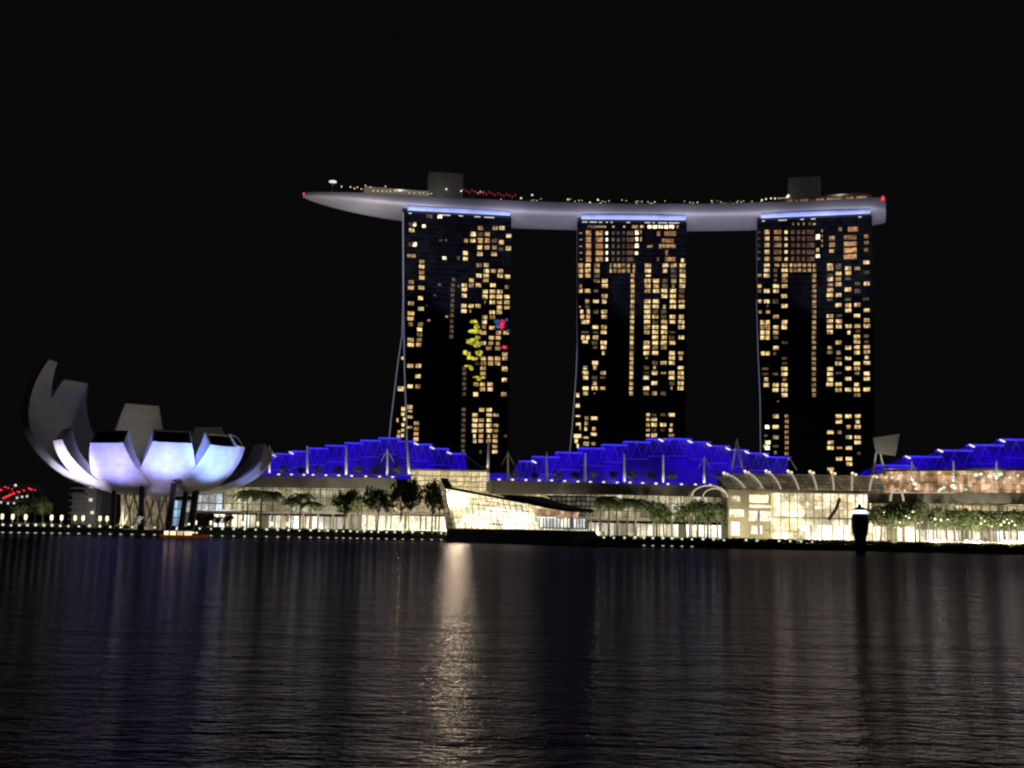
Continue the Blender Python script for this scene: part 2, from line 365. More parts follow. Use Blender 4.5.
T2W += pxs(570, 365, S, [
 (155,(212,1.9,34),(523,1.4,34),(720,2,54),(870,.35),(945,2,54)),
 (198,(133,2,54,34),(210,1.8,54),(280,1.2,50,28),(522,1.4,34),(650,2,54),(867,.8,14,30),(943,2,54)),
 (242,(133,2,46,36),(209,.8,10,10),(522,1.4,34),(650,.3),(720,1.1,48),(795,.5,48)),
 (455,(142,1,36),(207,1.8,60,34)),(500,(140,1.6,30)),(545,(135,2,26,36),(205,1.4,32)),(590,(203,1.9,58,30)),(620,(138,2,50,20)),(672,(138,2,50,40),(200,1.5,34,30)),
 (425,(667,1.2,34,30),(717,.5,40,30),(797,.5,50,26),(867,2,60,34)),(465,(667,1.2,34,26),(717,1.9,54,26)),(510,(665,1.2,34,30),(717,2,50,38),(795,2,56,34),(865,1.2,22,30)),
 (555,(665,1.3,34,26),(717,.45,40,26),(790,.3,40,26),(860,1.8,32,34)),(600,(665,1.5,34,30),(717,2,54,38),(865,.9,52,28)),(636,(700,1.8,50,16),(795,1.8,50,20),(830,1.4,40,20))])
S8 = 8.0
T3W = pxs(752, 212, S8, [
 (95,(330,.7,16,22),(372,.7,16,22),(415,.7,16,22),(460,.7,14,18),(498,1.1,28,16)),
 *[(yy,(55,.5,24,22),(120,1.3,42,42,yy,0),(206,1.1,58,34,yy,1),(273,2.3,26,30),(325,.28,26,34,yy,2),(370,.32,26,34,yy,2),(413,.28,26,34,yy,2),(470,.2,60,36,yy,2)) for yy in (160,212,265,320,375)],
 (200,(526,3.6,36,48)),(303,(525,1.2,26,34)),(352,(526,2.6,34,30)),*[(yy,(560,.9,12,24)) for yy in (150,190,230,268)],
 (210,(640,1.4,44,34,210,1)),(262,(640,1.4,44,36,262,1)),(312,(638,1.2,42,30)),(137,(705,.7,24,30,137,1),(808,1.6,78,40,137,1)),
 (200,(786,.7,98,34,202,1)),(254,(786,1.5,100,36,254,1)),(306,(786,1.7,100,40,306,1)),(357,(786,1.6,100,42,357,1)),(195,(915,1.3,34,28,195,1)),(245,(915,1,34,26,245,1)),(300,(912,.7,30,30,300,1)),
 (425,(118,1.7,50,28),(200,1,40,26),(262,1.5,50,30),(312,1.6,20,30),(345,.9,30,30),(380,.9,30,30),(420,.9,30,30),(460,.8,30,30),(500,1.2,26,30),(625,1.8,50,32),(690,.35,50,30),(915,2.2,52,34,403)),
 (465,(118,1.8,50,34),(188,.4,36,30),(262,1.8,54,30),(312,1.8,20,34),(345,1,30,30),(380,1,30,30),(420,1,30,30),(460,.8,30,30),(500,1.2,26,30),(625,2,52,36,452),(690,.4,50,26,448),(768,2,54,36,450),(843,.8,50,30,450),(915,.45,50,26,482)),
 (508,(60,1,36,26),(118,1.8,52,36),(188,.35,30,26),(262,1.5,50,34),(498,1.1,34,32),(692,1.8,50,34,492),(770,1.5,50,36,488),(625,.2)),
 (546,(188,.35,30,26),(260,.9,50,34),(498,1.1,34,32),(625,1.8,52,36,538),(692,.9,50,34,535),(768,.4,50,26,532)),
 (592,(60,1.4,36,30),(192,1.9,54,34),(260,1.5,52,32),(498,1.1,34,32),(625,.7,50,24,580),(692,1.9,52,34,578),(845,.35,50,30,572),(918,2,52,36,573)),
 (632,(60,.35,30,30),(118,2,50,36),(192,1.8,52,34),(498,1.1,34,32),(625,1.6,52,32,622),(768,2,56,38,620),(843,.25)),
 (673,(258,2,52,36),(498,1.1,34,32),(622,2,56,36,664),(692,1.9,50,34,664)),
 (715,(63,1.7,30,30),(118,2.2,48,36),(188,.35),(498,1.1,34,32),(622,.45,50,22,700),(768,.3,50,24,700),(912,.4,50,26,694)),
 (752,(125,.5,16,30),(260,1.9,54,36),(498,1.1,34,32),(692,1.9,54,34,745),(770,1.9,50,38,748),(843,1.9,54,34,743))])
T3W += pxs(752, 300, S8, [
 (95,(65,1,26,28),(128,.9,36,28),(498,1.1,34,32),(770,2,54,34,84),(918,1.8,52,32,82)),(134,(192,1.6,50,34),(498,1.1,34,32),(623,1.8,56,34,128),(695,.35,54,22,124),(840,2,54,34,126)),
 (178,(84,1.8,36),(124,1.8,36),(260,1.8,50),(497,1.1,34,32),(623,2,56,36,170),(695,1.9,54,36,170),(918,1.6,50,36,162)),
 (218,(84,1.1,36,36,218,1),(124,1.5,36,36,218,1),(192,1.8,48,34),(258,1.8,46),(497,1.1,34,32),(623,1.8,54,34,212),(695,1.8,50,34,212),(772,1.9,54,34,210),(843,1.2,52,34,208),(920,2,58,36,208)),
 (260,(84,2.2,36),(124,2.2,36),(190,1.5,46,34),(497,1.1,34,32),(623,1.8,50,38,256),(775,1.7,24,34,260),(846,.3,40,26,250)),
 (300,(84,1.8,36),(124,1.7,36),(190,.35,40,30),(496,1.1,34,32),(840,2,56,36,294),(915,.3,44,30,288)),
 (340,(262,.45,50,22),(496,1.1,34,32),(692,1.5,50,36),(840,1.5,54,36,334),(915,.5,40,26,333)),(382,(192,1.9,50,34),(495,1.1,34,32),(623,1.7,32,30),(770,1.9,52,36),(840,1.9,52,34,378),(918,1.2,54,30,375)),
 (427,(90,1.9,36,36),(126,2,34,36),(180,.4,26,28),(495,1.1,34,32),(623,.9,50,28,420),(692,.7,36,36,420),(840,1.8,50,36,420),(918,1.8,54,32,416)),
 (467,(262,.4,46,24),(495,1.1,34,32),(770,1.9,54,32),(918,1.7,32,30,458),(695,.3,50,20)),(508,(262,.3,46,20),(495,1.1,34,32),(692,2,56,36),(840,1.8,54,34),(920,1.9,58,34,504)),
 (550,(105,.3,60,20),(260,2.1,54,34),(495,1.1,34,32),(625,2,52,32),(770,1.9,52,34,547),(840,1.6,52,34,547)),(592,(105,.3,60,20),(185,.3,50,20),(260,2.1,54,34),(495,1.1,34,32),(625,1.9,52,34),(692,.35,50,20,584),(840,.7,40,24,586),(918,1.8,50,34,588)),
 (635,(113,2.3,34,34),(262,.7,36,28),(495,1.1,34,32),(625,1.9,52,36),(770,1.9,54,32,630),(918,2,54,34,630)),(680,(115,1.9,48,34),(190,1.8,52,34),(260,1.9,52,34),(495,1.1,34,32),(622,2,58,34,676),(692,1.9,56,34,674),(838,1.9,44,32,676)),
 (720,(188,1.9,52,34),(260,2,52,34),(495,1.1,34,32),(692,1.9,54,34),(770,2,54,34,717),(838,2,54,34,717),(918,1.9,58,36,715))])
T3W += pxs(752, 385, S8, [
 (80,(260,2,50,34),(498,1.1,34,32),(842,.8,54,34,78)),
 (130,(207,1,12,12)),(250,(190,1.9,50,34),(277,1,34,30),(695,2,56,34),(772,2,56,34),(845,1.9,52,34)),(293,(277,1,34,30),(695,2,56,34),(845,2,34,34)),
 (335,(122,2.7,36,36),(190,2,54,34),(277,1,34,30),(772,2,34,34),(845,1.9,54,34)),(378,(277,1,34,30),(628,2.1,58,34),(700,.6,36,30)),(418,(190,.9,50,34),(277,1,34,30),(775,1.8,52,34),(845,1.9,54,30),(110,.3,30,20,405)),
 (460,(127,2.8,44,36),(277,1,34,30),(628,2,54,34),(845,2,56,34)),(503,(122,2.7,44,40),(95,1.5,16,30,488),(190,.4,50,20,490),(277,1,34,30),(628,2.1,58,34),(700,.6,50,20),(775,2,54,34)),(548,(277,1,34,30),(188,.6,20,30,540),(855,.25,30,30)),
 (590,(285,1.2,20,26),(698,1.8,56,32),(775,2,54,34)),(632,(778,2.1,52,34)),(673,(628,2.1,58,30))])
# emission of a lit room: colour by warmth, strength by level
WM = {}
def winmat(level, warm):
    lv = 0 if level < .6 else 1 if level < 1.2 else 2 if level < 1.65 else 3 if level < 2.4 else 4
    key = (lv, warm)
    if key not in WM:
        kw = .72 if warm == 1 else 1
        e = kw * [.10, .34, .58, .85, 1.7][lv]
        c = {0: [(.85, .60, .34), (.95, .58, .24), (1, .64, .25), (1, .71, .31), (1, .84, .54)][lv], 1: (1, .50, .19), 2: (.9, .42, .26), 3: (1, .66, .5)}[warm]
        m = bpy.data.materials.new('lit_room_glass'); m.use_nodes = True; t = m.node_tree; b = t.nodes['Principled BSDF']
        b.inputs['Base Color'].default_value = (.04, .04, .04, 1); b.inputs['Roughness'].default_value = .3
        g = t.nodes.new('ShaderNodeNewGeometry'); nz = t.nodes.new('ShaderNodeTexNoise'); nz.inputs['Scale'].default_value = .42; nz.inputs['Detail'].default_value = 2
        mr = t.nodes.new('ShaderNodeMapRange'); mr.inputs['From Min'].default_value = .36; mr.inputs['From Max'].default_value = .64
        mr.inputs['To Min'].default_value = e * .35; mr.inputs['To Max'].default_value = e * 1.75
        t.links.new(g.outputs['Position'], nz.inputs['Vector']); t.links.new(nz.outputs['Fac'], mr.inputs['Value'])
        t.links.new(mr.outputs['Result'], b.inputs['Emission Strength']); b.inputs['Emission Color'].default_value = (*c, 1)
        WM[key] = m
    return WM[key]
# dark curtain wall: grid of panels, each reflecting a little differently
def curtain():
    m = bpy.data.materials.new('dark_curtain_wall'); m.use_nodes = True; t = m.node_tree; b = t.nodes['Principled BSDF']
    N = t.nodes.new; L = t.links.new
    g = N('ShaderNodeNewGeometry'); sp = N('ShaderNodeSeparateXYZ'); L(g.outputs['Position'], sp.inputs[0])
    def mth(op, a, bb):
        n = N('ShaderNodeMath'); n.operation = op
        for i, q in enumerate((a, bb)):
            if isinstance(q, (int, float)): n.inputs[i].default_value = q
            elif q is not None: L(q, n.inputs[i])
        return n.outputs[0]
    u = mth('DIVIDE', sp.outputs['X'], 4.0); v = mth('DIVIDE', sp.outputs['Z'], 3.1)
    cb = N('ShaderNodeCombineXYZ'); L(mth('FLOOR', u, None), cb.inputs[0]); L(mth('FLOOR', v, None), cb.inputs[1])
    wn = N('ShaderNodeTexWhiteNoise'); wn.noise_dimensions = '2D'; L(cb.outputs[0], wn.inputs['Vector'])
    slab = mth('LESS_THAN', mth('FRACT', v, None), .16)
    k = mth('ADD', mth('MULTIPLY', wn.outputs['Value'], .012), mth('MULTIPLY', slab, .014))
    cc = N('ShaderNodeCombineColor'); L(mth('ADD', k, .006), cc.inputs[0]); L(mth('ADD', k, .008), cc.inputs[1]); L(mth('ADD', k, .012), cc.inputs[2])
    L(cc.outputs[0], b.inputs['Base Color']); b.inputs['Roughness'].default_value = .35; b.inputs['Specular IOR Level'].default_value = .12
    return m
M_curt = curtain()
M_side = mat('tower_end_wall', (.10, .10, .11), .6)
M_fin = mat('painted_glow_fin', (.4, .4, .45), .5, em=(.42, .44, .62), es=.22, var=0)  # floodlight on the fins put in as a dim glow
RIM = [(303.5,190.5),(320,189.6),(350.5,193.3),(381,195.9),(426,198.2),(472,200.4),(517,202),(593,204.5),(650,206),(711,206.1),(756,204.8),(802,202.4),(847,200.6),(886,198.6)]
DZ = 203.0
rim = [atZ(x, y, DZ) for x, y in RIM[1:]]
# smooth quadratic/cubic fit of the near rim: Y = poly(X)
def polyfit(xs, ys, deg):
    n_ = deg + 1; A = [[sum(x ** (i + j) for x in xs) for j in range(n_)] + [sum(y * x ** i for x, y in zip(xs, ys))] for i in range(n_)]
    for i in range(n_):
        p = A[i][i]
        A[i] = [q / p for q in A[i]]
        for j in range(n_):
            if j != i: A[j] = [a - A[j][i] * b for a, b in zip(A[j], A[i])]
    return [A[i][-1] for i in range(n_)]
sx = [p.x / 100 for p in rim]; sy = [p.y for p in rim]
cf = polyfit(sx, sy, 3)
def rimY(X): X = X / 100; return sum(c * X ** i for i, c in enumerate(cf))
X0 = atY(303.5, 190, rimY(rim[0].x - 8)).x; X1 = atY(886, 205, rimY(rim[-1].x)).x
HW = 19.0
def axis(X):
    dY = (rimY(X + 1) - rimY(X - 1)) / 2; n_ = Vector((dY, -1, 0)).normalized()   # towards viewer
    return Vector((X, rimY(X), 0)) - n_ * HW, n_

def faceplane(xa, xb, back_=3.5):
    out = []
    for px in (xa, xb):
        X = atY(px, 214, 640).x
        for _ in range(4):
            p, n_ = axis(X); q = p + n_ * (HW - back_); X += (atY(px, 214, q.y).x - q.x)
        p, n_ = axis(X); q = p + n_ * (HW - back_); out += [px, q.y]
    return Facade(*out, py=214)
towers = [
 dict(f=faceplane(403.5, 511.5), L=[(403.5,215),(403.8,300),(405,370),(407.4,439),(410,500)], Rr=[(511.5,215),(510.5,300),(508.5,400),(506.5,500)],
      leg=[(403.4,300),(402.5,335),(398.8,360),(395.5,386),(391.6,419),(389.4,441),(386,500)], win=T1W, pos='leftmost, yellow light patches on its glass', fin=1.0, sp=(458,210.8)),
 dict(f=faceplane(577.5, 687), L=[(577.5,215),(577.5,300),(578.2,355),(580,400),(582.5,450),(584,500)], Rr=[(687,215),(686.5,300),(686,400),(684.5,500)],
      leg=[(577.6,300),(577.8,345),(576.5,375),(574.7,400),(572.4,430),(570,455),(567,500)], win=T2W, pos='middle one of the three', fin=.4, sp=(632,217.6)),
 dict(f=faceplane(757, 872), L=[(757,215),(757.5,300),(759.5,360),(763,420),(766,500)], Rr=[(872,215),(873,300),(874,400),(875,500)],
      leg=[(757.2,300),(758.5,350),(760.5,400),(761,450),(761,500)], win=T3W, pos='rightmost, above the glass arched hall', fin=.4, sp=(815,213.8))]
LEG = []
for T in towers:
    f = T['f']; TOPZ = f.uz(*T['sp'], .9)[1] - 2.6
    print('TOWER', f.o, f.n, TOPZ)
    base = f.W(f.L / 2, GZ, -8)
    root = thing('hotel_tower', (base.x, base.y, GZ), 'tall dark glass hotel tower with lit rooms, ' + T['pos'], 'tower', 'hotel towers carrying the rooftop deck')
    # front slab
    Lp = [f.uz(x, y) for x, y in T['L']]; Rp = [f.uz(x, y) for x, y in T['Rr']]
    def interp(ps, z):
        ps = sorted(ps, key=lambda q: q[1])
        if z <= ps[0][1]: return ps[0][0]
        for a, b in zip(ps, ps[1:]):
            if a[1] <= z <= b[1]: return a[0] + (b[0] - a[0]) * (z - a[1]) / (b[1] - a[1])
        return ps[-1][0]
    zs = [GZ + (TOPZ - GZ) * i / 24 for i in range(25)]
    mb = MB(); rings = []
    for z in zs:
        a, b_ = interp(Lp, z), interp(Rp, z)
        rings.append([f.W(a, z, 0), f.W(b_, z, 0), f.W(b_, z, -13), f.W(a, z, -13)])
    vs = [v for r_ in rings for v in r_]
    for i in range(24):
        k = i * 4
        mb.add([vs[k], vs[k + 1], vs[k + 5], vs[k + 4]], [(0, 1, 2, 3)], 0)
        mb.add([vs[k + 1], vs[k + 2], vs[k + 6], vs[k + 5]], [(0, 1, 2, 3)], 1)
        mb.add([vs[k + 2], vs[k + 3], vs[k + 7], vs[k + 6]], [(0, 1, 2, 3)], 0)
        mb.add([vs[k + 3], vs[k], vs[k + 4], vs[k + 7]], [(0, 1, 2, 3)], 1)
    mb.add(rings[-1], [(0, 1, 2, 3)], 1)
    mb.build('front_slab', [M_curt, M_side], root)
    # leaning rear slab
    mb = MB(); rings = []
    legp = T['leg']; zs2 = []
    for x, y in [(legp[0][0], 215)] + legp:
        t_ = max(0, (y - 300) / 200.0); off = -14 - 40 * t_ ** 1.3 if y > 300 else -14
        u, z = f.uz(x, y, off); rings.append((u, z, off))
    rr = []
    for u, z, off in rings:
        z = min(z, TOPZ - .4)
        rr.append([f.W(u, z, off), f.W(u + f.L * .93, z, off), f.W(u + f.L * .93, z, off - 12), f.W(u, z, off - 12)])
    for A, B in zip(rr, rr[1:]):
        mb.add(A + B, [(4, 5, 1, 0), (5, 6, 2, 1), (6, 7, 3, 2), (7, 4, 0, 3)], 0)
    mb.add(rr[0], [(0, 1, 2, 3)], 1)
    mb.build('rear_slab', [M_curt, M_side], root)
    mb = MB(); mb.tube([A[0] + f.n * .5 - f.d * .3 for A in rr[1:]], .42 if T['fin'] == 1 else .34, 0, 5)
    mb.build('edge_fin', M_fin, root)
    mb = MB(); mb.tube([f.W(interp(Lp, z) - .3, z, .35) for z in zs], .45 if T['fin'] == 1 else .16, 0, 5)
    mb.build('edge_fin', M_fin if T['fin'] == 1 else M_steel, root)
    # lit rooms
    ws = sorted([q for q in T['win'] if q[4] > 0], key=lambda q: -(q[2] * q[3] * min(q[4], 1.2)))
    rest = MB(); rm = []; frames = MB()
    for i, (x, y, ww, hh, lv, wt) in enumerate(ws):
        ww *= .86 if not wt else 1; hh *= .80 if not wt else .92
        u0, z0, u1, z1 = f.rect(x - ww / 2, y - hh / 2, x + ww / 2, y + hh / 2, .25)
        # window set in a thin dark reveal frame
        m = winmat(lv, wt)
        if i < 100:
            w_ = MB(); w_.fbox(f, u0, z0, u1, z1, .25, .01, 0)
            w_.fbox(f, u0 - .12, z0 - .22, u1 + .12, z0 - .01, .55, .01, 1)
            if ww > 5 and lv > .6:
                um = u0 + (u1 - u0) * random.choice((.33, .5, .66)); w_.fbox(f, um - .10, z0 + .01, um + .10, z1, .33, .255, 1)
            w_.build('window', [m, M_side], root)
        else:
            if m not in rm: rm.append(m)
            rest.fbox(f, u0, z0, u1, z1, .25, .01, rm.index(m))
    if rest.v: tag(rest.build('windows', rm, root), 'remaining smaller lit hotel room windows', kind='stuff')
    # dark top storey, lights in a row, blue strip under the deck
    mb = MB(); u0, u1 = interp(Lp, TOPZ - 2), interp(Rp, TOPZ - 2)
    T['u'] = (u0, u1)
    mb.tube([f.W(u0 + 2.4, TOPZ + 2.6, .9), f.W(u1 - 1.0, TOPZ + 2.6, .9)], 1.25, 0, 10)
    mb.build('light_strip', M_blues, root)
    mb = MB(); mb.fbox(f, u0 + .5, TOPZ, u1 - .5, TOPZ + 1.5, -.4, -12.5, 0); mb.build('roof_plinth', M_side, root)
    mb = MB(); uu = u0 + 3; k = 0
    while uu < u1 - 6:
        lw = random.uniform(.8, 6.5)
        if random.random() < .6: mb.fbox(f, uu, TOPZ - .5, uu + lw, TOPZ - .05, .35, .01, 0)
        uu += lw + random.uniform(1, 5)
    mb.build('terrace_lights', M_lampd, root)
    T['root'] = root; T['interp'] = interp; T['Lp'] = Lp
    # atrium in the gap between the two slabs
    mb = MB()
    if T['fin'] == 1:
        for (x, y, ww, hh) in [(400.8, 388.7, 6, 4.2), (402.5, 358, 2.6, 2.6), (403.5, 408.8, 4, 4), (402.8, 414, 3, 3), (404.5, 419, 2.4, 3), (403, 424.6, 2.6, 3), (402.8, 430, 2.6, 3), (399, 432, 2.6, 3), (402.5, 435.5, 3, 3), (398, 436, 2.6, 2.6), (397.5, 420, 1.6, 4)]:
            u0, z0, u1, z1 = f.rect(x - ww / 2, y - hh / 2, x + ww / 2, y + hh / 2, -13.5); mb.fbox(f, u0, z0, u1, z1, -13.5, -14.5, 0)
    elif T['f'] is towers[1]['f']:
        for (x, y, ww, hh) in [(578.8, 395, 5, 4), (578.6, 405.4, 5.6, 3.6), (578.8, 416, 6, 1.4), (578.5, 424, 5, 2.4), (580.5, 428, 2, 4), (577.5, 436, 7, 3.6), (576.2, 441, 3, 4), (577.8, 446, 2, 4)]:
            u0, z0, u1, z1 = f.rect(x - ww / 2, y - hh / 2, x + ww / 2, y + hh / 2, -13.5); mb.fbox(f, u0, z0, u1, z1, -13.5, -14.5, 0)
    if mb.v: mb.build('atrium_lights', winmat(2.2, 0), root)
# yellow / red / blue light on the first tower's glass, built as glowing patches
f = towers[0]['f']; rr_ = random.Random(3)
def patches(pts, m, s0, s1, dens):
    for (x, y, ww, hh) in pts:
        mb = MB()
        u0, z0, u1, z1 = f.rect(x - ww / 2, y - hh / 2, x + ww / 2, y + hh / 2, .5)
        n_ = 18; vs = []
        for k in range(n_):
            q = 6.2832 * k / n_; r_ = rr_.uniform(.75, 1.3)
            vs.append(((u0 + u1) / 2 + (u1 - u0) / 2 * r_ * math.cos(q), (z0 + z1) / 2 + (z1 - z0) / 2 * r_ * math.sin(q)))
        o_ = rr_.uniform(.45, .7); mb.fpoly(f, vs, o_, o_ - .1, 0); mb.build('painted_light', m, towers[0]['root'])
patches(T1Y, mat('yellow_painted_light', (.3, .3, .05), .5, em=(.80, .74, .07), es=.72, var=0, emvar=.7, emscale=.45), 1, 2, 1)
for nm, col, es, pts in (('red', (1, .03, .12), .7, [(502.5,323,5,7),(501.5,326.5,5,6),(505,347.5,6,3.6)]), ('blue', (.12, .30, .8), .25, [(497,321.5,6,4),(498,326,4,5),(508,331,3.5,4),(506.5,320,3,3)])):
    patches(pts, mat(nm + '_painted_light', (.1, .1, .1), .5, em=col, es=es, var=0, emvar=.8, emscale=.7), 1, 1, 1)

# ================================================================ SKY DECK
deck = thing('sky_deck', (axis(60)[0].x, axis(60)[0].y, 190), 'long boat shaped deck lying across the tops of the three hotel towers', 'rooftop deck')
mb = MB(); NS = 90; secs = []
PROF = [(1.0, 0), (.998, -1.2), (.98, -2.7), (.94, -4.2), (.87, -5.7), (.76, -7.0), (.58, -7.9), (.3, -8.4), (0, -8.5)]
for i in range(NS + 1):
    X = X0 + (X1 - X0) * i / NS; c, n_ = axis(X)
    dl = (X - X0); dr = (X1 - X)
    wf = min(1, math.sin(min(1, (dl + .5) / 70) * math.pi / 2) ** .62); hf = min(1, .13 + .87 * math.sin(min(1, dl / 95) * math.pi / 2) ** .9)
    if dr < 12: k = 1 - ((12 - dr) / 12) ** 3 * .25; wf *= k
    # camera-side rim stays on the arc near the bow, the far side closes in
    cc = c + n_ * HW * (1 - wf) * .35
    row = []
    pr = PROF + [(-a, b) for a, b in PROF[-2::-1]]
    for a, b in pr: row.append(cc + n_ * (HW * wf * a) + Vector((0, 0, DZ + b * hf)))
    secs.append(row)
K = len(secs[0]); vs = [v for r_ in secs for v in r_]; fs = []; ms = []
for i in range(NS):
    for j in range(K - 1): fs.append((i * K + j, (i + 1) * K + j, (i + 1) * K + j + 1, i * K + j + 1))
mb.add(vs, fs, 0)
mb.add(secs[0], [tuple(range(K))], 0); mb.add(secs[-1], [tuple(range(K - 1, -1, -1))], 0)
def hullmat():
    m = mat('hull_panels', (.42, .41, .42), .5, .2, var=.12, nscale=.05)
    t = m.node_tree; N = t.nodes.new; L = t.links.new; b = t.nodes['Principled BSDF']
    g = N('ShaderNodeNewGeometry'); sp = N('ShaderNodeSeparateXYZ'); L(g.outputs['Position'], sp.inputs[0])
    wv = N('ShaderNodeTexVoronoi'); wv.inputs['Scale'].default_value = .35; L(g.outputs['Position'], wv.inputs['Vector'])
    bp = N('ShaderNodeBump'); bp.inputs['Strength'].default_value = .10; bp.inputs['Distance'].default_value = .4
    L(wv.outputs['Distance'], bp.inputs['Height']); L(bp.outputs['Normal'], b.inputs['Normal'])
    return m
mb.build('hull', hullmat(), deck, smooth=True)
mb = MB()
for i in range(NS):
    a, b_ = secs[i], secs[i + 1]
    mb.quad(a[0] + Vector((0, 0, .02)), b_[0] + Vector((0, 0, .02)), b_[-1] + Vector((0, 0, .02)), a[-1] + Vector((0, 0, .02)))
mb.build('deck_floor', mat('deck_boards', (.12, .10, .08), .8), deck)
mb = MB()
for i in range(NS):
    a, b_ = secs[i], secs[i + 1]; u = Vector((0, 0, .03)); v = Vector((0, 0, 1.2)); k = (a[-1] - a[0]).normalized() * .25
    mb.hexa([a[0] + u, b_[0] + u, b_[0] + u + k, a[0] + u + k], [a[0] + v, b_[0] + v, b_[0] + v + k, a[0] + v + k])
mb.build('parapet', mat('parapet_panels', (.30, .29, .30), .6), deck)
def deckpt(px, back_=4.0, z=DZ):
    """point on the deck under image column px, set back from the near rim"""
    X = atY(px, 200, 660).x
    for _ in range(4):
        p, n_ = axis(X); q = p + n_ * (HW - back_); X += (atY(px, 200, q.y).x - q.x)
    p, n_ = axis(X); q = p + n_ * (HW - back_); return Vector((q.x, q.y, z)), n_
def deckbox(mb, xa, xb, back_, depth, z0, z1, m=0, seg=6):
    pts = [deckpt(xa + (xb - xa) * i / seg, back_) for i in range(seg + 1)]
    for (a, na), (b_, nb) in zip(pts, pts[1:]):
        A = [a, b_, b_ - nb * depth, a - na * depth]
        mb.hexa([Vector((p.x, p.y, z0)) for p in A], [Vector((p.x, p.y, z1)) for p in A], m)
Zt = lambda px, py, bk: deckpt_z(px, py, bk)
def deckpt_z(px, py, bk):
    p, _ = deckpt(px, bk); return atY(px, py, p.y).z
M_core = mat('plant_room_panels', (.30, .30, .30), .7)
mb = MB(); deckbox(mb, 428, 462.5, 12, 14, DZ + .03, deckpt_z(445, 172.6, 12), 0, 1); mb.build('lift_core', M_core, deck)
mb = MB(); deckbox(mb, 788.5, 821, 12, 14, DZ + .03, deckpt_z(805, 177, 12), 0, 1); mb.build('lift_core', M_core, deck)
# bow restaurant: low block with slanted canopy roof and dotted lights
mb = MB(); deckbox(mb, 345, 426, 9, 10, DZ + .03, DZ + 2.9, 0); mb.build('restaurant', litwall('restaurant_glass', (.75, .62, .40), .22, 2.0, 3.2, .1, .2, .15), deck)
mb = MB(); deckbox(mb, 386, 428, 7, 13, DZ + 5.2, DZ + 6.6, 0); deckbox(mb, 364, 386, 7, 13, DZ + 5.9, DZ + 6.8, 0)
mb.build('canopy_roof', mat('glow_painted_canopy', (.5, .46, .38), .6, em=(.75, .6, .4), es=.14, var=.1), deck)  # warm light on the canopy put in as faint emission
def dots(name, m, pts, r=.45, par=None, bk=2.0):
    for x, y in pts:
        mb = MB(); p, _ = deckpt(x, bk); z = max(atY(x, y, p.y).z, DZ + .6)
        mb.lathe((p.x, p.y, z - r), [(r * .3, 0), (r, r * .5), (r, r * 1.4), (r * .4, r * 2)], 0, 6)
        mb.tube([(p.x, p.y, DZ + .03), (p.x, p.y, z - r)], .08, 1, 4)
        mb.build(name, [m, M_black], par or deck)
dots('deck_light', M_lampd, [(x, 190.8 + (x - 373) * .035) for x in [373, 377.5, 382, 386, 390, 395, 399.5]] + [(x, 193) for x in (409, 414, 419.5, 423)] + [(428, 194.3), (431, 193.6)], .42)
dots('deck_light', M_lampw, [(350, 187), (354, 188.5), (357, 187.2), (365, 185.5), (385, 186.4), (341, 186.5), (361, 189), (370, 187)], .34, bk=6)
dots('deck_light', M_lamp, [(446, 189.2), (461, 191), (521, 198.2), (590, 202.6), (598, 200), (532, 195), (568, 199.5)], .55)
dots('red_deck_light', M_reddim, [(463 + i * 2.9, 189.3 + i * .32 + (i % 3) * 1.1) for i in range(19)], .55, bk=5)
dots('deck_light', M_lampd, [(622, 200), (636, 201.8), (642, 201.5), (648, 202), (655, 201.8), (690, 202.5), (693, 203), (712, 201), (721, 202), (737, 202.5), (741, 202), (752, 201.5), (609, 201), (601, 203), (579, 200.5)], .36)
dots('deck_light', M_lampw, [(762, 200), (766, 199), (771, 198.3), (775, 198.5)], .5)
rd = random.Random(5)
dots('deck_light', M_lampw, [(rd.uniform(600, 780), rd.uniform(200.5, 203.5)) for _ in range(24)] + [(rd.uniform(500, 600), rd.uniform(199, 202)) for _ in range(10)], .24, bk=5)
dots('deck_light', M_lamp, [(787.5, 196.8), (788.5, 195.8)], .75)
# stern restaurant
mb = MB(); deckbox(mb, 783, 868, 5, 9, DZ + .03, DZ + 1.6, 0); mb.build('stern_restaurant', M_core, deck)
mb = MB(); deckbox(mb, 785, 866, 5.3, 8, DZ + 1.62, DZ + 3.6, 0, 12); mb.build('window_band', litwall('stern_glass', (1, .55, .26), .75, 1.5, 9, .15, .4, .0, dark=.3), deck)
mb = MB(); deckbox(mb, 778, 872, 3.6, 13, DZ + 4.0, DZ + 5.0, 0, 10); deckbox(mb, 826, 873, 4.6, 10, DZ + 5.02, DZ + 5.8, 0, 6); mb.build('canopy_roof', mat('stern_canopy', (.40, .36, .33), .6, var=.1), deck)
p, n_ = deckpt(883, 1.2); mb = MB(); mb.lathe((p.x, p.y, DZ - .6), [(.3, 0), (.8, .6), (.8, 2.0), (.3, 2.6)], 0, 8); mb.build('aircraft_light', M_red, deck)
p = secs[0][0]; mb = MB(); mb.lathe((p.x + .6, p.y, DZ + .03), [(.3, 0), (.55, .4), (.55, 1.0), (.2, 1.3)], 0, 8); mb.build('aircraft_light', M_red, deck)
# mushroom lamp at the bow
p, n_ = deckpt(332, 9); mb = MB(); z = deckpt_z(332, 182.6, 9)
mb.tube([(p.x, p.y, DZ), (p.x, p.y, z)], .2, 0, 6); mb.build('lamp_post', M_steel, deck)
mb = MB(); mb.lathe((p.x, p.y, z), [(1.0, 0), (2.4, .3), (2.2, .9), (.6, 1.3)], 0, 12); mb.build('lamp_head', mat('bow_lamp', (.6, .6, .6), .5, em=(.9, .92, 1), es=.7, var=0), deck)
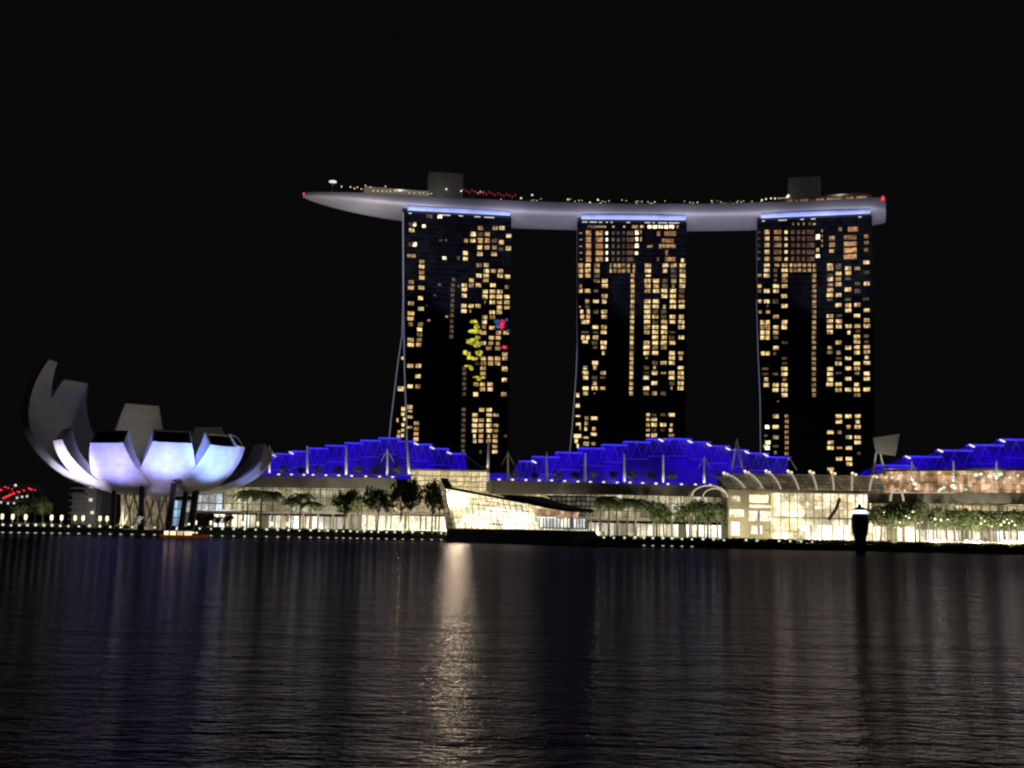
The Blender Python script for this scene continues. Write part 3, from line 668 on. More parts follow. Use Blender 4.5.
# floodlights that wash the hull underside
def spot(loc, tgt, power, col, size=40, blend=.6, rad=.5, name='added_flood_beam'):
    l = bpy.data.lights.new(name, 'SPOT'); l.energy = power; l.color = col; l.spot_size = R(size); l.spot_blend = blend; l.shadow_soft_size = rad
    o = bpy.data.objects.new(name, l); COL.objects.link(o); o.location = loc
    o.rotation_euler = (Vector(tgt) - Vector(loc)).to_track_quat('-Z', 'Y').to_euler(); return o
VI = (.78, .74, 1.0)
for px_, tx, pw, c_ in ((455, 335, 1, (1, .93, .92)), (455, 385, .8, (.92, .86, 1)), (545, 545, 1.0, VI), (722, 722, 1.1, VI), (905, 868, .7, VI), (633, 633, .8, VI), (815, 815, .8, VI), (460, 460, .8, VI)):
    t_, n_ = deckpt(tx, 6); a, n2 = deckpt(px_, 6)
    spot((t_.x + (a.x - t_.x) * .5, t_.y - 62, 60), (t_.x, t_.y, 198), 4.6e5 * pw, c_, 34, .9, 2)
# ================================================================ MALL
G_olive = litwall('glazed_gallery', (.86, .72, .36), .80, 2.6, 3.4, .35, .10, .10, tint=(.62, .60, .42), biglo=.45)
G_gold = litwall('lit_stone_tiers', (.95, .74, .40), .75, 3.4, 2.3, .6, .05, .14, biglo=.7)
G_shop = litwall('shop_windows', (1, .84, .52), 1.9, 6.5, 30, .35, .12, 0, tint=(1, .92, .72), biglo=.5, dark=.12)
G_shopl = litwall('low_shop_windows', (1, .80, .44), 1.7, 2.7, 30, .15, .2, 0, tint=(.95, .95, .85), biglo=.3, dark=.2, fine=1.8)
G_crys = litwall('crystal_glass', (1, .86, .52), 1.35, 2.4, 2.4, .75, .07, .07, biglo=.8)
G_hall = litwall('hall_glass', (1, .77, .41), 1.9, 1.9, 3.1, .6, .04, .04, tint=(1, .9, .62), biglo=.4, big=.07)
G_amber = litwall('amber_interior', (1, .50, .22), .80, 1.7, 3.4, .35, .03, .04, tint=(1, .74, .50), biglo=.35, big=.25, fine=2.2)
G_pale = litwall('pale_rooms', (.85, .86, .70), 1.0, 3.0, 4.5, .15, .10, .12, tint=(.75, .85, 1), biglo=.5, dark=.15)
M_slab = mat('beige_slab', (.42, .38, .30), .7)
MASTL = []
def mast(root, F_, x, y0, y1, off, r=.55, stays=False, lean=0):
    t_ = MB(); a = F_.pt(x, y1, off); b_ = F_.pt(x + lean, y0, off)
    t_.tube([a, a.lerp(b_, .25), a.lerp(b_, .6), b_], r, 0, 8, r * .45)
    m_ = t_.build('mast', M_mast, root)
    MASTL.append((F_.pt(x, y1 + 1.0, off + 1.6), F_.pt(x + lean * .6, y0 + (y1 - y0) * .45, off)))
    if stays:
        for dx in (-1, 1):
            c = MB(); c.tube([F_.pt(x + dx * .3, y0 + 1.5, off), F_.pt(x + dx * 6.5, y0 + 13, off)], .12, 0, 4); c.build('stay_cable', M_mast, m_)
    return m_
def roofbays(root, F_, steps, ybot, off, depth=46, tx=None):
    """terraced barrel roof: each bay a curved shell with a lit eave and a zigzag truss"""
    for i, (xa, xb, yt) in enumerate(steps):
        u0, zb, u1, zt = F_.rect(xa, yt, xb, ybot, off)
        u1 -= .06
        mb = MB(); S_ = 8; A = []
        for k in range(S_ + 1):
            q = k / S_; A.append((off - depth * q, zb + (zt - zb) * (math.cos(q * math.pi / 2) ** .6 if q < 1 else 0.02)))
        for (o0, z0_), (o1, z1_) in zip(A, A[1:]):
            mb.quad(F_.W(u0, z0_, o0), F_.W(u1, z0_, o0), F_.W(u1, z1_, o1), F_.W(u0, z1_, o1))
        mb.quad(F_.W(u0, zb, off), F_.W(u1, zb, off), F_.W(u1, zt, off), F_.W(u0, zt, off))
        for uu in (u0, u1):
            mb.add([F_.W(uu, z_, o_) for o_, z_ in A] + [F_.W(uu, zb, off)], [tuple(range(len(A) + 1))])
        bay = mb.build('roof_bay', M_bglow, root)
        mb = MB(); mb.fbox(F_, u0 - .4, zt - .1, u1 + .8, zt + .45, off + 2.2, off - 3, 0); mb.build('eave', M_bedge, bay)
        zc = max(zb + 1, zt - 7.2)
        mb = MB(); nz_ = 2; du = (u1 - u0) / nz_
        mb.tube([F_.W(u0, zc, off + .5), F_.W(u1, zc, off + .5)], .16, 0, 4)
        for k in range(nz_):
            a = u0 + du * k
            mb.tube([F_.W(a, zt - .4, off + .5), F_.W(a + du / 2, zc, off + .5), F_.W(a + du, zt - .4, off + .5)], .13, 0, 4)
        mb.build('truss', M_btruss, bay)
def litcorner(root, F_, pts, off):
    for x, y in pts:
        mb = MB(); u, z = F_.uz(x, y, off); mb.fpoly(F_, [(u - 1.1, z + .4), (u - .9, z + .75), (u + .7, z + .15), (u + 1.3, z - .45), (u + .5, z - .45)], off, off - .5); mb.build('eave_lamp', M_lampw, root)
def tlights(root, F_, pts, off):
    for x, y in pts:
        mb = MB(); c = F_.pt(x, y, off); mb.lathe((c.x, c.y, c.z - .3), [(.25, 0), (.62, .12), (.62, .4), (.2, .6)], 0, 8); mb.build('terrace_light', M_lampw, root)
# ---------------- left mall
FA = Facade(190, 478, 490, 478)
gb = FA.W(FA.L / 2, GZ, -10)
m1 = thing('shopping_mall', (gb.x, gb.y, GZ), 'long glazed waterfront mall under the left blue terraced roof, beside the flower shaped museum', 'mall', 'waterfront mall halls with blue roofs')
steps1 = [(257,273,458),(273,292,454.5),(292,309,452),(309,326,449),(326,345,446.3),(345,361,443.7),(361,379,441.2),(379,398,438.8),(398,414,442),(414,430,445),(430,447,449.3),(447,464,454.2)]
roofbays(m1, FA, steps1, 476, -26)
litcorner(m1, FA, [(273.5,455.5),(291,453),(416,444),(432,448),(449,453)], -22)
# canopy band
def band(root, F_, xa, ya0, ya1, xb, yb0, yb1, off, back_, name='canopy', m=M_canopy, lip=True):
    mb = MB(); p = [F_.uz(xa, ya1, off), F_.uz(xb, yb1, off), F_.uz(xb, yb0, off), F_.uz(xa, ya0, off)]
    a = [F_.W(u, z, off) for u, z in p]; b_ = [F_.W(u, z + (.6 if i < 2 else 0), back_) for i, (u, z) in enumerate(p)]
    mb.hexa(b_, a, 0)
    o = mb.build(name, m, root)
    if lip:
        mb = MB(); q0 = p[3]; q1 = p[2]; k = int((q1[0] - q0[0]) / 6)
        for i in range(k + 1):
            u = q0[0] + (q1[0] - q0[0]) * i / k; z = q0[1] + (q1[1] - q0[1]) * i / k
            mb.tube([F_.W(u, z, off - .2), F_.W(u, z + 1.1, off - .2)], .06, 0, 4)
        mb.tube([F_.W(q0[0], q0[1] + 1.1, off - .2), F_.W(q1[0], q1[1] + 1.1, off - .2)], .07, 0, 4)
        mb.build('railing', M_steel, o)
    return o
band(m1, FA, 228, 475.3, 487.2, 391, 477.8, 489, 0, -24)
mb = MB(); u0, z0, u1, z1 = FA.rect(222, 487.6, 452, 512, -8); mb.fbox(FA, u0, z0, u1, z1, -8, -40); mb.build('glass_wall', G_olive, m1)
mb = MB()
for k in range(24):
    u = u0 + (u1 - u0) * (k + .2) / 24; mb.fbox(FA, u - .18, z0, u + .18, z1 - .1, -7.2, -7.95)
mb.build('mullions', M_slab, m1)
mb = MB(); u0, z0, u1, z1 = FA.rect(196, 487, 224, 510.5, -8); mb.fbox(FA, u0, z0, u1 - .1, z1, -7.5, -40); mb.build('glass_wall', G_pale, m1)
band(m1, FA, 196, 510.8, 513, 452, 513.2, 515.4, -1, -8.2, 'first_floor_slab', M_slab, False)
mb = MB(); u0, z0, u1, z1 = FA.rect(214, 515.6, 345, 524, -6); mb.fbox(FA, u0, GZ, u1, z1, -6, -40); mb.build('shopfront', G_shopl, m1)
mb = MB(); u0, z0, u1, z1 = FA.rect(345.2, 515.6, 449, 524, -6); mb.fbox(FA, u0, GZ, u1, z1, -6, -40); mb.build('shopfront', G_shop, m1)
mb = MB()
for x in (243, 258, 272, 288, 303, 318, 333, 349, 367, 386, 405, 426):
    u, z = FA.uz(x, 517, -2); mb.fbox(FA, u - .35, GZ, u + .35, FA.uz(x, 513, -2)[1], -2, -2.7)
mb.build('colonnade', M_slab, m1)
# stone tiers at right end
mb = MB(); u0, z0, u1, z1 = FA.rect(411, 470.5, 487.5, 495, -6); mb.fbox(FA, u0, z0, u1, z1, -6, -36); mb.build('stone_tier', G_gold, m1)  # warm light on the stone put in as emission
band(m1, FA, 409, 468.7, 470.4, 489, 470.3, 472, -4.5, -36, 'tier_coping', M_slab, False)
mb = MB(); u0, z0, u1, z1 = FA.rect(392, 487.8, 449, 512, -6.5); mb.fbox(FA, u0, z0, u1, z1, -5.6, -7.9); mb.build('stone_tier', G_gold, m1)
for a in [(269.5,445.5,473.5,1,0), (307.3,445.8,474,0,0), (346.3,447,475,0,0), (387.3,449,476,1,0)]: mast(m1, FA, a[0], a[1], a[2], -3, .75 if not a[3] else .62, bool(a[3]), a[4])
mast(m1, FA, 409.2, 436, 474.5, -2, .8, False, -3)
mast(m1, FA, 488, 441.5, 469, -3, .75, False, .5)
tlights(m1, FA, [(x / 4.655 + 240, 420 + y / 4.655) for x, y in ((180,253),(240,253),(298,255),(340,255),(400,257),(460,258),(520,260),(585,262),(650,263),(710,265))], -.6)
# curved arch stay at the right end of the left roof
mb = MB(); mb.tube([FA.pt(x, y, -20) for x, y in ((463,455),(468,457),(473,461),(478,465.5),(484,467.5))], .3, 0, 5); mb.build('arch_rib', M_mast, m1)
# ---------------- middle mall
FB = Facade(490, 446, 730, 456)
gb = FB.W(FB.L / 2, GZ, -10)
m2 = thing('shopping_mall', (gb.x, gb.y, GZ), 'waterfront mall hall under the middle blue terraced roof, behind the crystal pavilion', 'mall', 'waterfront mall halls with blue roofs')
steps2 = [(520,533,462),(533,557,457.6),(557,580,453.2),(580,603,449),(603,625,445.6),(625,648,442.6),(648,669,440),(669,689,439.6),(689,708,442.8),(708,727,446.8),(727,746,450.6),(746,766,454),(766,788,457.8)]
roofbays(m2, FB, steps2, 484, -26)
litcorner(m2, FB, [(534,462),(661,440.5),(690,441.8),(709,445),(728,449),(747,452.3),(766,455.3)], -22)
band(m2, FB, 491, 480.3, 493.8, 731, 486.6, 496, 0, -24)
mb = MB(); u0, z0, u1, z1 = FB.rect(489.5, 473.5, 522, 480.6, -18); mb.fbox(FB, u0, z0, u1, z1, -18, -25); mb.build('low_roof_edge', M_bglow, m2)
mb = MB(); u0, z0, u1, z1 = FB.rect(480, 494.6, 731, 517.5, -9); mb.fbox(FB, u0, z0, u1, z1, -9, -40); mb.build('glass_wall', G_olive, m2)
mb = MB()
for k in range(22):
    u = u0 + (u1 - u0) * (k + .5) / 22; mb.fbox(FB, u - .18, z0, u + .18, z1 - .1, -8.2, -8.95)
mb.build('mullions', M_slab, m2)
band(m2, FB, 565, 517.6, 520, 731, 520.2, 522.4, -1, -9.2, 'first_floor_slab', M_slab, False)
mb = MB(); u0, z0, u1, z1 = FB.rect(565, 521.4, 731, 530, -6); mb.fbox(FB, u0, GZ, u1, z1 - 1.0, -6, -40); mb.build('shopfront', G_shopl, m2)
mb = MB()
for x in (582, 600, 618, 636, 654, 672, 690, 708, 724):
    u, z = FB.uz(x, 520, -2); mb.fbox(FB, u - .35, GZ, u + .35, FB.uz(x, 519, -2)[1], -2, -2.7)
mb.build('colonnade', M_slab, m2)
for a in [(508,452,480,1), (546.7,452,481,0), (585.3,453.5,482,0), (624.3,454,482.5,0), (663.2,455,483,0), (704.3,456,484.5,1)]: mast(m2, FB, a[0], a[1], a[2], -3, .72 if not a[3] else .6, bool(a[3]))
tlights(m2, FB, [(x / 4.655 + 440, 420 + y / 4.655) for x, y in ((275,277),(338,278),(400,279),(462,281),(520,281),(580,284),(642,286),(700,288),(762,289),(825,291),(885,291),(943,293),(1005,295))] + [(640 + x / 4.655, 420 + y / 4.655) for x, y in ((75,297),(130,298),(193,299),(258,300),(327,302))], -.6)
def aframe(name, root, F_, apex, feet, off, r=.5):
    mb = MB()
    for x, y in feet: mb.tube([F_.pt(x, y, off), F_.pt(apex[0], apex[1], off - .3)], r, 0, 6, r * .55)
    mb.build(name, M_mast, root)
aframe('a_frame_mast', m2, FB, (737, 438.5), ((731.5, 471), (742.5, 471)), -8)
mb = MB(); u0, z0 = FB.uz(732, 472, -10); u1, z1 = FB.uz(788, 470, -10)
mb.tube([FB.pt(788, 456, -20), FB.pt(792, 462, -20), FB.pt(797, 470, -20)], .3, 0, 5); mb.build('arch_rib', M_mast, m2)
# ---------------- arched glass hall
FC = Facade(690, 434, 896, 430)
gb = FC.W(FC.L / 2, GZ, -10)
m3 = thing('glass_hall', (gb.x, gb.y, GZ), 'brightly lit hall with a curved glass roof on white ribs, below the right hotel tower', 'hall')
# barrel roof: ribs climb back from the eave
def hallroof():
    ribs = [((724,475.3),(745,488.3)),((745,473.6),(763,489.2)),((766,473.2),(781,489.6)),((788,473.4),(799,490)),((810,473.8),(817,490.2)),((831.5,474.5),(834,490.6)),((852.5,475.6),(852,491)),((873.5,478),(869.5,491.4))]
    rows = []
    for (tx_, ty_), (bx, by) in ribs:
        a = FC.pt(bx, by, 0)
        bk = -24; b_ = FC.pt(tx_, ty_, bk); pts = []
        for k in range(7):
            q = k / 6; e = math.sin(q * math.pi / 2)
            p = a.lerp(b_, q); p.z = a.z + (b_.z - a.z) * e ** .85; pts.append(p)
        rows.append(pts)
    mb = MB()
    ext = [[p + (rows[0][0] - rows[1][0]) for p in rows[0]]] + rows + [[p + (rows[-1][0] - rows[-2][0]) * .8 for p in rows[-1]]]
    for A, B in zip(ext, ext[1:]):
        for k in range(6): mb.quad(A[k] - Vector((0, 0, .5)), B[k] - Vector((0, 0, .5)), B[k + 1] - Vector((0, 0, .5)), A[k + 1] - Vector((0, 0, .5)))
    for k in range(0, 7): mb.tube([e_[k] - Vector((0, 0, .3)) for e_ in ext], .12, 1, 4)
    mb.build('glass_roof', [litwall('roof_glass', (.62, .50, .30), .22, 2.2, 1.6, .5, .10, .14, biglo=.6), M_slab], m3)
    for A in rows:
        mb = MB(); mb.tube([p + Vector((0, 0, .25)) for p in A], .34, 0, 6); rb = mb.build('roof_rib', mat('rib_painted_glow', (.8, .76, .66), .5, em=(1, .85, .6), es=.42, var=0), m3)  # white light on the ribs put in as emission
        for dx, dz in ((0, .6), (1.4, 0), (.6, -2.2)):
            mb = MB(); p = A[6] + Vector((dx, -1 * (dz < 0), dz)); mb.lathe((p.x, p.y, p.z), [(.25, 0), (.6, .15), (.6, .6), (.2, .9)], 0, 8); mb.build('rib_lamp', M_lampw, rb)
hallroof()
# rear wall below the ridge
mb = MB(); u0, z0, u1, z1 = FC.rect(722, 474.5, 892, 490, -25); mb.fbox(FC, u0, z0 - 2, u1, z1, -26, -40); mb.build('rear_wall', M_conc, m3)
band(m3, FC, 726, 489.3, 491.4, 880, 491.4, 493.6, 1.2, -6, 'eave_beam', M_slab, False)
mb = MB(); u0, z0, u1, z1 = FC.rect(772.5, 493.5, 872, 540, -3); mb.fbox(FC, u0, GZ, u1, z1, -3, -40); mb.build('glass_wall', G_hall, m3)
# trusses and floor plates in the glass wall
mb = MB(); zf = [GZ + 4.4, GZ + 9.6]
for z in zf: mb.fbox(FC, u0, z, u1, z + .5, -2.0, -2.95, 0)
for k in range(13):
    u = u0 + (u1 - u0) * k / 12; mb.fbox(FC, u - .12, GZ, u + .12, z1 - .1, -2.2, -2.97, 0)
mb.build('floor_plates', M_slab, m3)
mb = MB(); u, z = FC.uz(841, 498, 1); u2, z2 = FC.uz(829.5, 520, 1); mb.tube([FC.W(u, z, -1), FC.W((u + u2) / 2 + .8, (z + z2) / 2, -1), FC.W(u2, z2, -1)], .7, 0, 6); mb.build('leaning_strut', M_conc, m3)
mb = MB()
for (x, y0, y1) in ((806,526,537),(838,524,538)): pass
u0, z0, u1, z1 = FC.rect(806, 525.5, 850, 537, -1); mb.fbox(FC, u0, GZ, u1, z1, -1.2, -1.9); mb.build('shopfront', litwall('white_shop_light', (1, .88, .62), 2.3, 4.2, 30, .35, .10, 0, biglo=.5, big=.1, fine=1.6), m3)
# beige block with window openings
mb = MB(); u0, z0, u1, z1 = FC.rect(728, 491.6, 748.5, 540, 0); mb.fbox(FC, u0, GZ, u1, z1, .6, -20); mb.build('stone_block', mat('beige_stone', (.42, .36, .27), .8), m3)
for (x0, y0, x1, y1, mm) in ((731,495.5,740,501,G_hall),(729.5,509.5,743.5,517,G_hall),(731.5,522,739.5,535.5,G_shop)):
    a = FC.rect(x0, y0, x1, y1, .7); mb = MB(); mb.fbox(FC, *a, .8, .55); mb.build('window', mm, m3)
mb = MB(); u0, z0, u1, z1 = FC.rect(749, 491.8, 772, 540, -1); mb.fbox(FC, u0, GZ, u1, z1, -2, -20); mb.build('stone_block', MATS['beige_stone'], m3)
for (x0, y0, x1, y1, mm) in ((749.5,495,768,502.5,G_hall),(749.5,505,771.5,507.5,G_hall),(748.8,511,772,521,G_shop),(751,525.5,762,534,G_shop),(764,527,770,533,G_gold)):
    a = FC.rect(x0, y0, x1, y1, -1.8); mb = MB(); mb.fbox(FC, *a, -1.75, -2.05); mb.build('window', mm, m3)
# small arch in front of the left end
def arch(root, F_, xa, xb, yb, yt, off, r, n_=10):
    ua, z0 = F_.uz(xa, yb, off); ub = F_.uz(xb, yb, off)[0]; zt = F_.uz((xa + xb) / 2, yt, off)[1]; pts = []
    for k in range(n_ + 1):
        q = math.pi * k / n_; pts.append(F_.W((ua + ub) / 2 - (ub - ua) / 2 * math.cos(q), z0 + (zt - z0) * math.sin(q), off))
    mb = MB(); mb.tube(pts, r, 0, 6); mb.build('entrance_arch', MATS['rib_painted_glow'], root)
    return pts
A1 = arch(m3, FC, 692, 727.5, 496, 485.5, 4, .26); A2 = arch(m3, FC, 703, 727.5, 497, 488.5, 2, .2)
mb = MB()
for a, b_ in zip(A1, A1[1:]):
    mb.quad(a, b_, b_ - FC.n * 12, a - FC.n * 12)
mb.build('vault_glass', MATS['roof_glass'], m3)
mast(m3, FC, 730, 476.5, 485, -10, .4); mast(m3, FC, 744, 477, 485, -10, .4)
# ---------------- right mall
FD = Facade(870, 432, 1060, 427)
gb = FD.W(FD.L / 2, GZ, -10)
m4 = thing('shopping_mall', (gb.x, gb.y, GZ), 'waterfront mall hall under the right blue roof, amber lit restaurants along its upper terrace', 'mall', 'waterfront mall halls with blue roofs')
steps4 = [(879,906,466),(906,939,457.4),(939,970,451.2),(970,1001,445.8),(1001,1032,440.4),(1032,1064,436)]
roofbays(m4, FD, steps4, 474, -14, 40)
litcorner(m4, FD, [(908,457.5),(940.5,451),(972,446),(1002.5,441)], -11)
band(m4, FD, 880, 469.4, 471.6, 1064, 467.0, 469.6, -9, -16, 'roof_beam', M_slab, False)
mb = MB(); u0, z0, u1, z1 = FD.rect(884, 470.2, 1064, 493, -13); mb.fbox(FD, u0, z0, u1, z1, -13, -40); mb.build('restaurant_glazing', G_amber, m4)
band(m4, FD, 868, 493.5, 503.5, 1064, 492.8, 503.8, 0, -13)
mb = MB(); u0, z0, u1, z1 = FD.rect(872, 504.2, 1064, 545, -9); mb.fbox(FD, u0, GZ, u1, z1, -9, -40); mb.build('glass_wall', litwall('green_gallery', (.66, .60, .32), .55, 3, 4, .3, .08, .12, biglo=.4), m4)
for x0, x1 in ((955, 975.5), (977, 996.5), (1008, 1024), (1026, 1040)):
    a = FD.rect(x0, 504.6, x1, 511.2, -8.6); mb = MB(); mb.fbox(FD, *a, -8.4, -8.9); mb.build('window', G_gold, m4)
for x0, x1 in ((872, 887.5), (898, 914.5)):
    a = FD.rect(x0, 526.5, x1, 538.5, -8.2); mb = MB(); mb.fbox(FD, a[0], GZ + .3, a[2], a[3], -8, -8.9); mb.build('shopfront', G_shop, m4)
mb = MB(); a = FD.rect(916, 531, 1064, 539, -8.5); mb.fbox(FD, a[0], GZ + .4, a[2], a[3], -8.2, -8.9); mb.build('shopfront', G_shopl, m4)
mb = MB()
for k in range(20):
    u = 4 + k * 3.4; mb.fbox(FD, u - .15, GZ, u + .15, FD.uz(950, 505, -8)[1], -7.4, -7.8)
mb.build('mullions', M_slab, m4)
rr_ = random.Random(11)
for (x, y, s_) in ((912,479,1.2),(915,483,1.3),(916,487.5,.9),(941,488,1),(944,486,.9),(939,489.5,.9),(953,485.5,1.5),(955,487,1.2),(976,474,1.3),(981,473,1.1),(990,475.5,1.3),(997,474.5,1.7),(1001,473,1.1),(961,489,.6),(966,488,.7),(1010,476,.9),(1018,474,.8),(886,476,.8),(892,476,.8),(898,477,.7),(905,489,.7)):
    mb = MB(); p = FD.pt(x, y + 2.6, -7.5); mb.lathe((p.x, p.y, p.z), [(.3 * s_, 0), (.75 * s_, .3 * s_), (.7 * s_, .8 * s_), (.2 * s_, 1.1 * s_)], 0, 8); mb.build('terrace_lantern', M_lamp, m4)
for a in [(911.5,461.5,482,1), (953.4,461,482.5,0), (996.5,460.5,481,0)]: mast(m4, FD, a[0], a[1], a[2], -4, .65, bool(a[3]))
aframe('a_frame_mast', m4, FD, (877.5, 440), ((873, 475.5), (885, 475.5)), -6, .55)
mb = MB(); pl = [FD.uz(x, y, -5) for x, y in ((873.2,437.8),(899.8,433.8),(895.5,456),(876,452.5))]; mb.fpoly(FD, pl, -5, -6); 
mb.build('tilted_panel', mat('mesh_panel', (.36, .35, .33), .7), m4)
# hall arch at the junction
arch(m4, FD, 890.5, 903.5, 501, 488.8, 2.5, .4)
# ---------------- crystal pavilion on the water
FP = Facade(446, 436, 572, 404)
gb = FP.W(FP.L / 2, 0, -10)
pv = thing('crystal_pavilion', (gb.x, gb.y, 0), 'brilliantly lit faceted glass pavilion on a dark plinth rising out of the water', 'pavilion')
mb = MB(); pl = [FP.uz(x, y, 0) for x, y in ((446,541.5),(571,545.5),(570,530.5),(447,528.5))]; pl = [(pl[0][0], -1.5), (pl[1][0], -1.5), pl[2], pl[3]]
mb.fpoly(FP, pl, 0, -26); mb.build('plinth', M_cdark, pv)
def skew(name, pts, front, back_, m, backpts=None):
    mb = MB(); q = [FP.uz(x, y, front) for x, y in pts]; q2 = q if backpts is None else [FP.uz(x, y, front) for x, y in backpts]
    mb.hexa([FP.W(u, z, back_) for u, z in q2], [FP.W(u, z, front) for u, z in q]); return mb.build(name, m, pv)
skew('glass_wall', ((453.5,528.2),(536,529.6),(525,504.2),(446.6,489.4)), -1.5, -20, G_crys)
# bright display panel and steel frame
skew('display_panel', ((450.5,492.5),(464.3,494.5),(464.8,505),(452,505)), -1.2, -1.45, mat('white_display', (.8, .8, .8), .4, em=(1, .82, .44), es=330, var=0))
skew('lit_lower_wall', ((458,527.2),(534.8,528.8),(531.5,514),(512,508),(490,507),(474,513),(462,517)), -1.25, -1.45, litwall('white_showroom', (1, .90, .62), 3.4, 2.4, 2.4, .55, .09, .09, biglo=.45, big=.12))
mb = MB()
for k in range(15):
    q = k / 14; xt = 447 + (525 - 447) * q; yt = 489.8 + (504.4 - 489.8) * q; xb = 454 + (536 - 454) * q; yb = 528.2 + 1.2 * q
    mb.tube([FP.pt(xt, yt, -1), FP.pt(xb, yb, -1)], .13, 0, 4)
for q in (.14, .28, .42, .57, .72, .86):
    mb.tube([FP.pt(446.6 + 7 * q, 489.4 + 38.8 * q, -1), FP.pt(525 + 11 * q, 504.2 + 25.4 * q, -1)], .11, 0, 4)
mb.build('steel_frame', M_slab, pv)
skew('left_wedge', ((446,529),(453.2,528.4),(446.3,489.4),(439.5,480.5),(438.5,482.5),(443,500)), .4, -6, litwall('wedge_glass', (.8, .66, .42), .30, 1.6, 2.2, .5, .12, .12))
skew('roof_edge', ((446.3,488.8),(525.3,503.9),(526,502.6),(446,487.2)), .8, -6, M_cdark)
skew('roof_edge', ((440.2,478),(445.2,489.2),(446.8,488.6),(441.6,477.8)), .9, -3, M_cdark)
# restaurant wing
skew('upper_lounge', ((527,516.6),(561,517),(563,511),(537,508.6),(524.5,504.6)), -5, -20, G_amber)
skew('lower_windows', ((533,529.4),(568,529.8),(566,518.2),(529,517.4)), -4, -20, litwall('cool_showroom', (.85, .93, .92), 1.6, 1.25, 6, .1, .35, .08, tint=(1, .9, .7), biglo=.6, dark=.15))
skew('wing_roof', ((525.5,503.6),(545,508),(566,511.6),(566,508.6),(512,494.8),(496,494.6),(510,498.6)), -1, -22, M_cdark)
skew('side_facade', ((566,511.5),(571,530),(574,530),(588,495.6),(545,495)), -17, -24, litwall('folded_glass', (.7, .62, .42), .22, 1.8, 1.8, .3, .25, .3, biglo=.5))
M_am = M_lampw
for x in (454, 462, 538, 552): pass
# ================================================================ MUSEUM
CX, CY = atY(158, 500, 442).x, 442.0
KX = atY(147, 500, 436).x
mu = thing('flower_museum', (CX, CY, GZ), 'white lotus shaped museum of ten curved fingers lit blue violet, at the left', 'museum')
M_petal = mat('petal_panels', (.70, .70, .70), .5, var=.10, nscale=.35)
def joints(m, sz=2.6):
    t = m.node_tree; N = t.nodes.new; L = t.links.new; b = t.nodes['Principled BSDF']
    g = N('ShaderNodeNewGeometry'); vm = N('ShaderNodeVectorMath'); vm.operation = 'SCALE'; vm.inputs['Scale'].default_value = 1 / sz; L(g.outputs['Position'], vm.inputs[0])
    fr = N('ShaderNodeVectorMath'); fr.operation = 'FRACTION'; L(vm.outputs[0], fr.inputs[0]); sp = N('ShaderNodeSeparateXYZ'); L(fr.outputs[0], sp.inputs[0])
    lt = N('ShaderNodeMath'); lt.operation = 'GREATER_THAN'; lt.inputs[1].default_value = .05; L(sp.outputs['Z'], lt.inputs[0])
    mr = N('ShaderNodeMapRange'); mr.inputs['To Min'].default_value = .78; L(lt.outputs[0], mr.inputs['Value'])
    old = b.inputs['Base Color'].links[0].from_socket; mx = N('ShaderNodeVectorMath'); mx.operation = 'SCALE'; L(old, mx.inputs[0]); L(mr.outputs[0], mx.inputs['Scale']); L(mx.outputs[0], b.inputs['Base Color'])
joints(M_petal)
M_sky = mat('dark_skylight_glass', (.012, .013, .016), .15)
VIEW = 18
def petal(phi, A, B, tdeg, wtip, wmax=14.5, z0=16.5, r0=7, th=3.0, up=4.0, slope=.95):
    a = R(phi + VIEW); rad = Vector((math.sin(a), -math.cos(a), 0)); tan = Vector((math.cos(a), math.sin(a), 0)); c = Vector((CX, CY, 0))
    n_ = 22; t1 = R(tdeg); rows = []
    for i in range(n_ + 1):
        s_ = i / n_; t_ = t1 * s_; r_ = r0 + A * math.sin(t_); z_ = z0 + B * (1 - math.cos(t_))
        w_ = min(slope * (r0 + A * t_), wmax); k = max(0, (s_ - .62) / .38); w_ = w_ * (1 - k) + wtip * k
        nr, nz_ = -math.sin(t_), math.cos(t_)
        thk = th * (.35 + .65 * s_); ri = r_ + nr * thk - max(0, s_ - .75) * 2; zi = z_ + nz_ * thk + up * s_ ** 3
        hw = w_ / 2; row = []
        for q in (-1, -.6, -.2, .2, .6, 1):            # outer face, slightly bowed
            bow = (1 - q * q) * .10 * w_
            row.append(c + rad * (r_ - nr * -1 * 0 + bow * math.sin(t_)) + tan * (hw * q) + Vector((0, 0, z_ - bow * math.cos(t_) * .6)))
        for q in (1, .3, -.3, -1):
            row.append(c + rad * ri + tan * (hw * .96 * q) + Vector((0, 0, zi)))
        rows.append(row)
    mb = MB(); K = 10; vs = [v for r_ in rows for v in r_]; fs = []
    for i in range(n_):
        for j in range(K): fs.append((i * K + j, (i + 1) * K + j, (i + 1) * K + (j + 1) % K, i * K + (j + 1) % K))
    mb.add(vs, fs, 0); mb.add(rows[0], [tuple(range(K))], 0)
    # tip: rim with recessed skylight
    T_ = rows[-1]; cen = sum(T_, Vector()) / K; nrm = (rows[-1][0] - rows[-3][0]).normalized()
    inn = [cen + (v - cen) * .86 for v in T_]
    mb.add(T_ + inn, [(i, (i + 1) % K, K + (i + 1) % K, K + i) for i in range(K)], 0)
    ins = [v - nrm * .35 for v in inn]
    mb.add(inn + ins, [(i, (i + 1) % K, K + (i + 1) % K, K + i) for i in range(K)], 0)
    ob = mb.build('petal', M_petal, mu)
    for p_ in ob.data.polygons: p_.use_smooth = len(p_.vertices) == 4 and p_.index < n_ * K
    try: ob.data.set_sharp_from_angle(angle=R(35))
    except Exception: pass
    m2_ = MB(); m2_.add([v + nrm * .03 for v in ins], [tuple(range(K))], 0); m2_.build('skylight', M_sky, ob)
    return ob
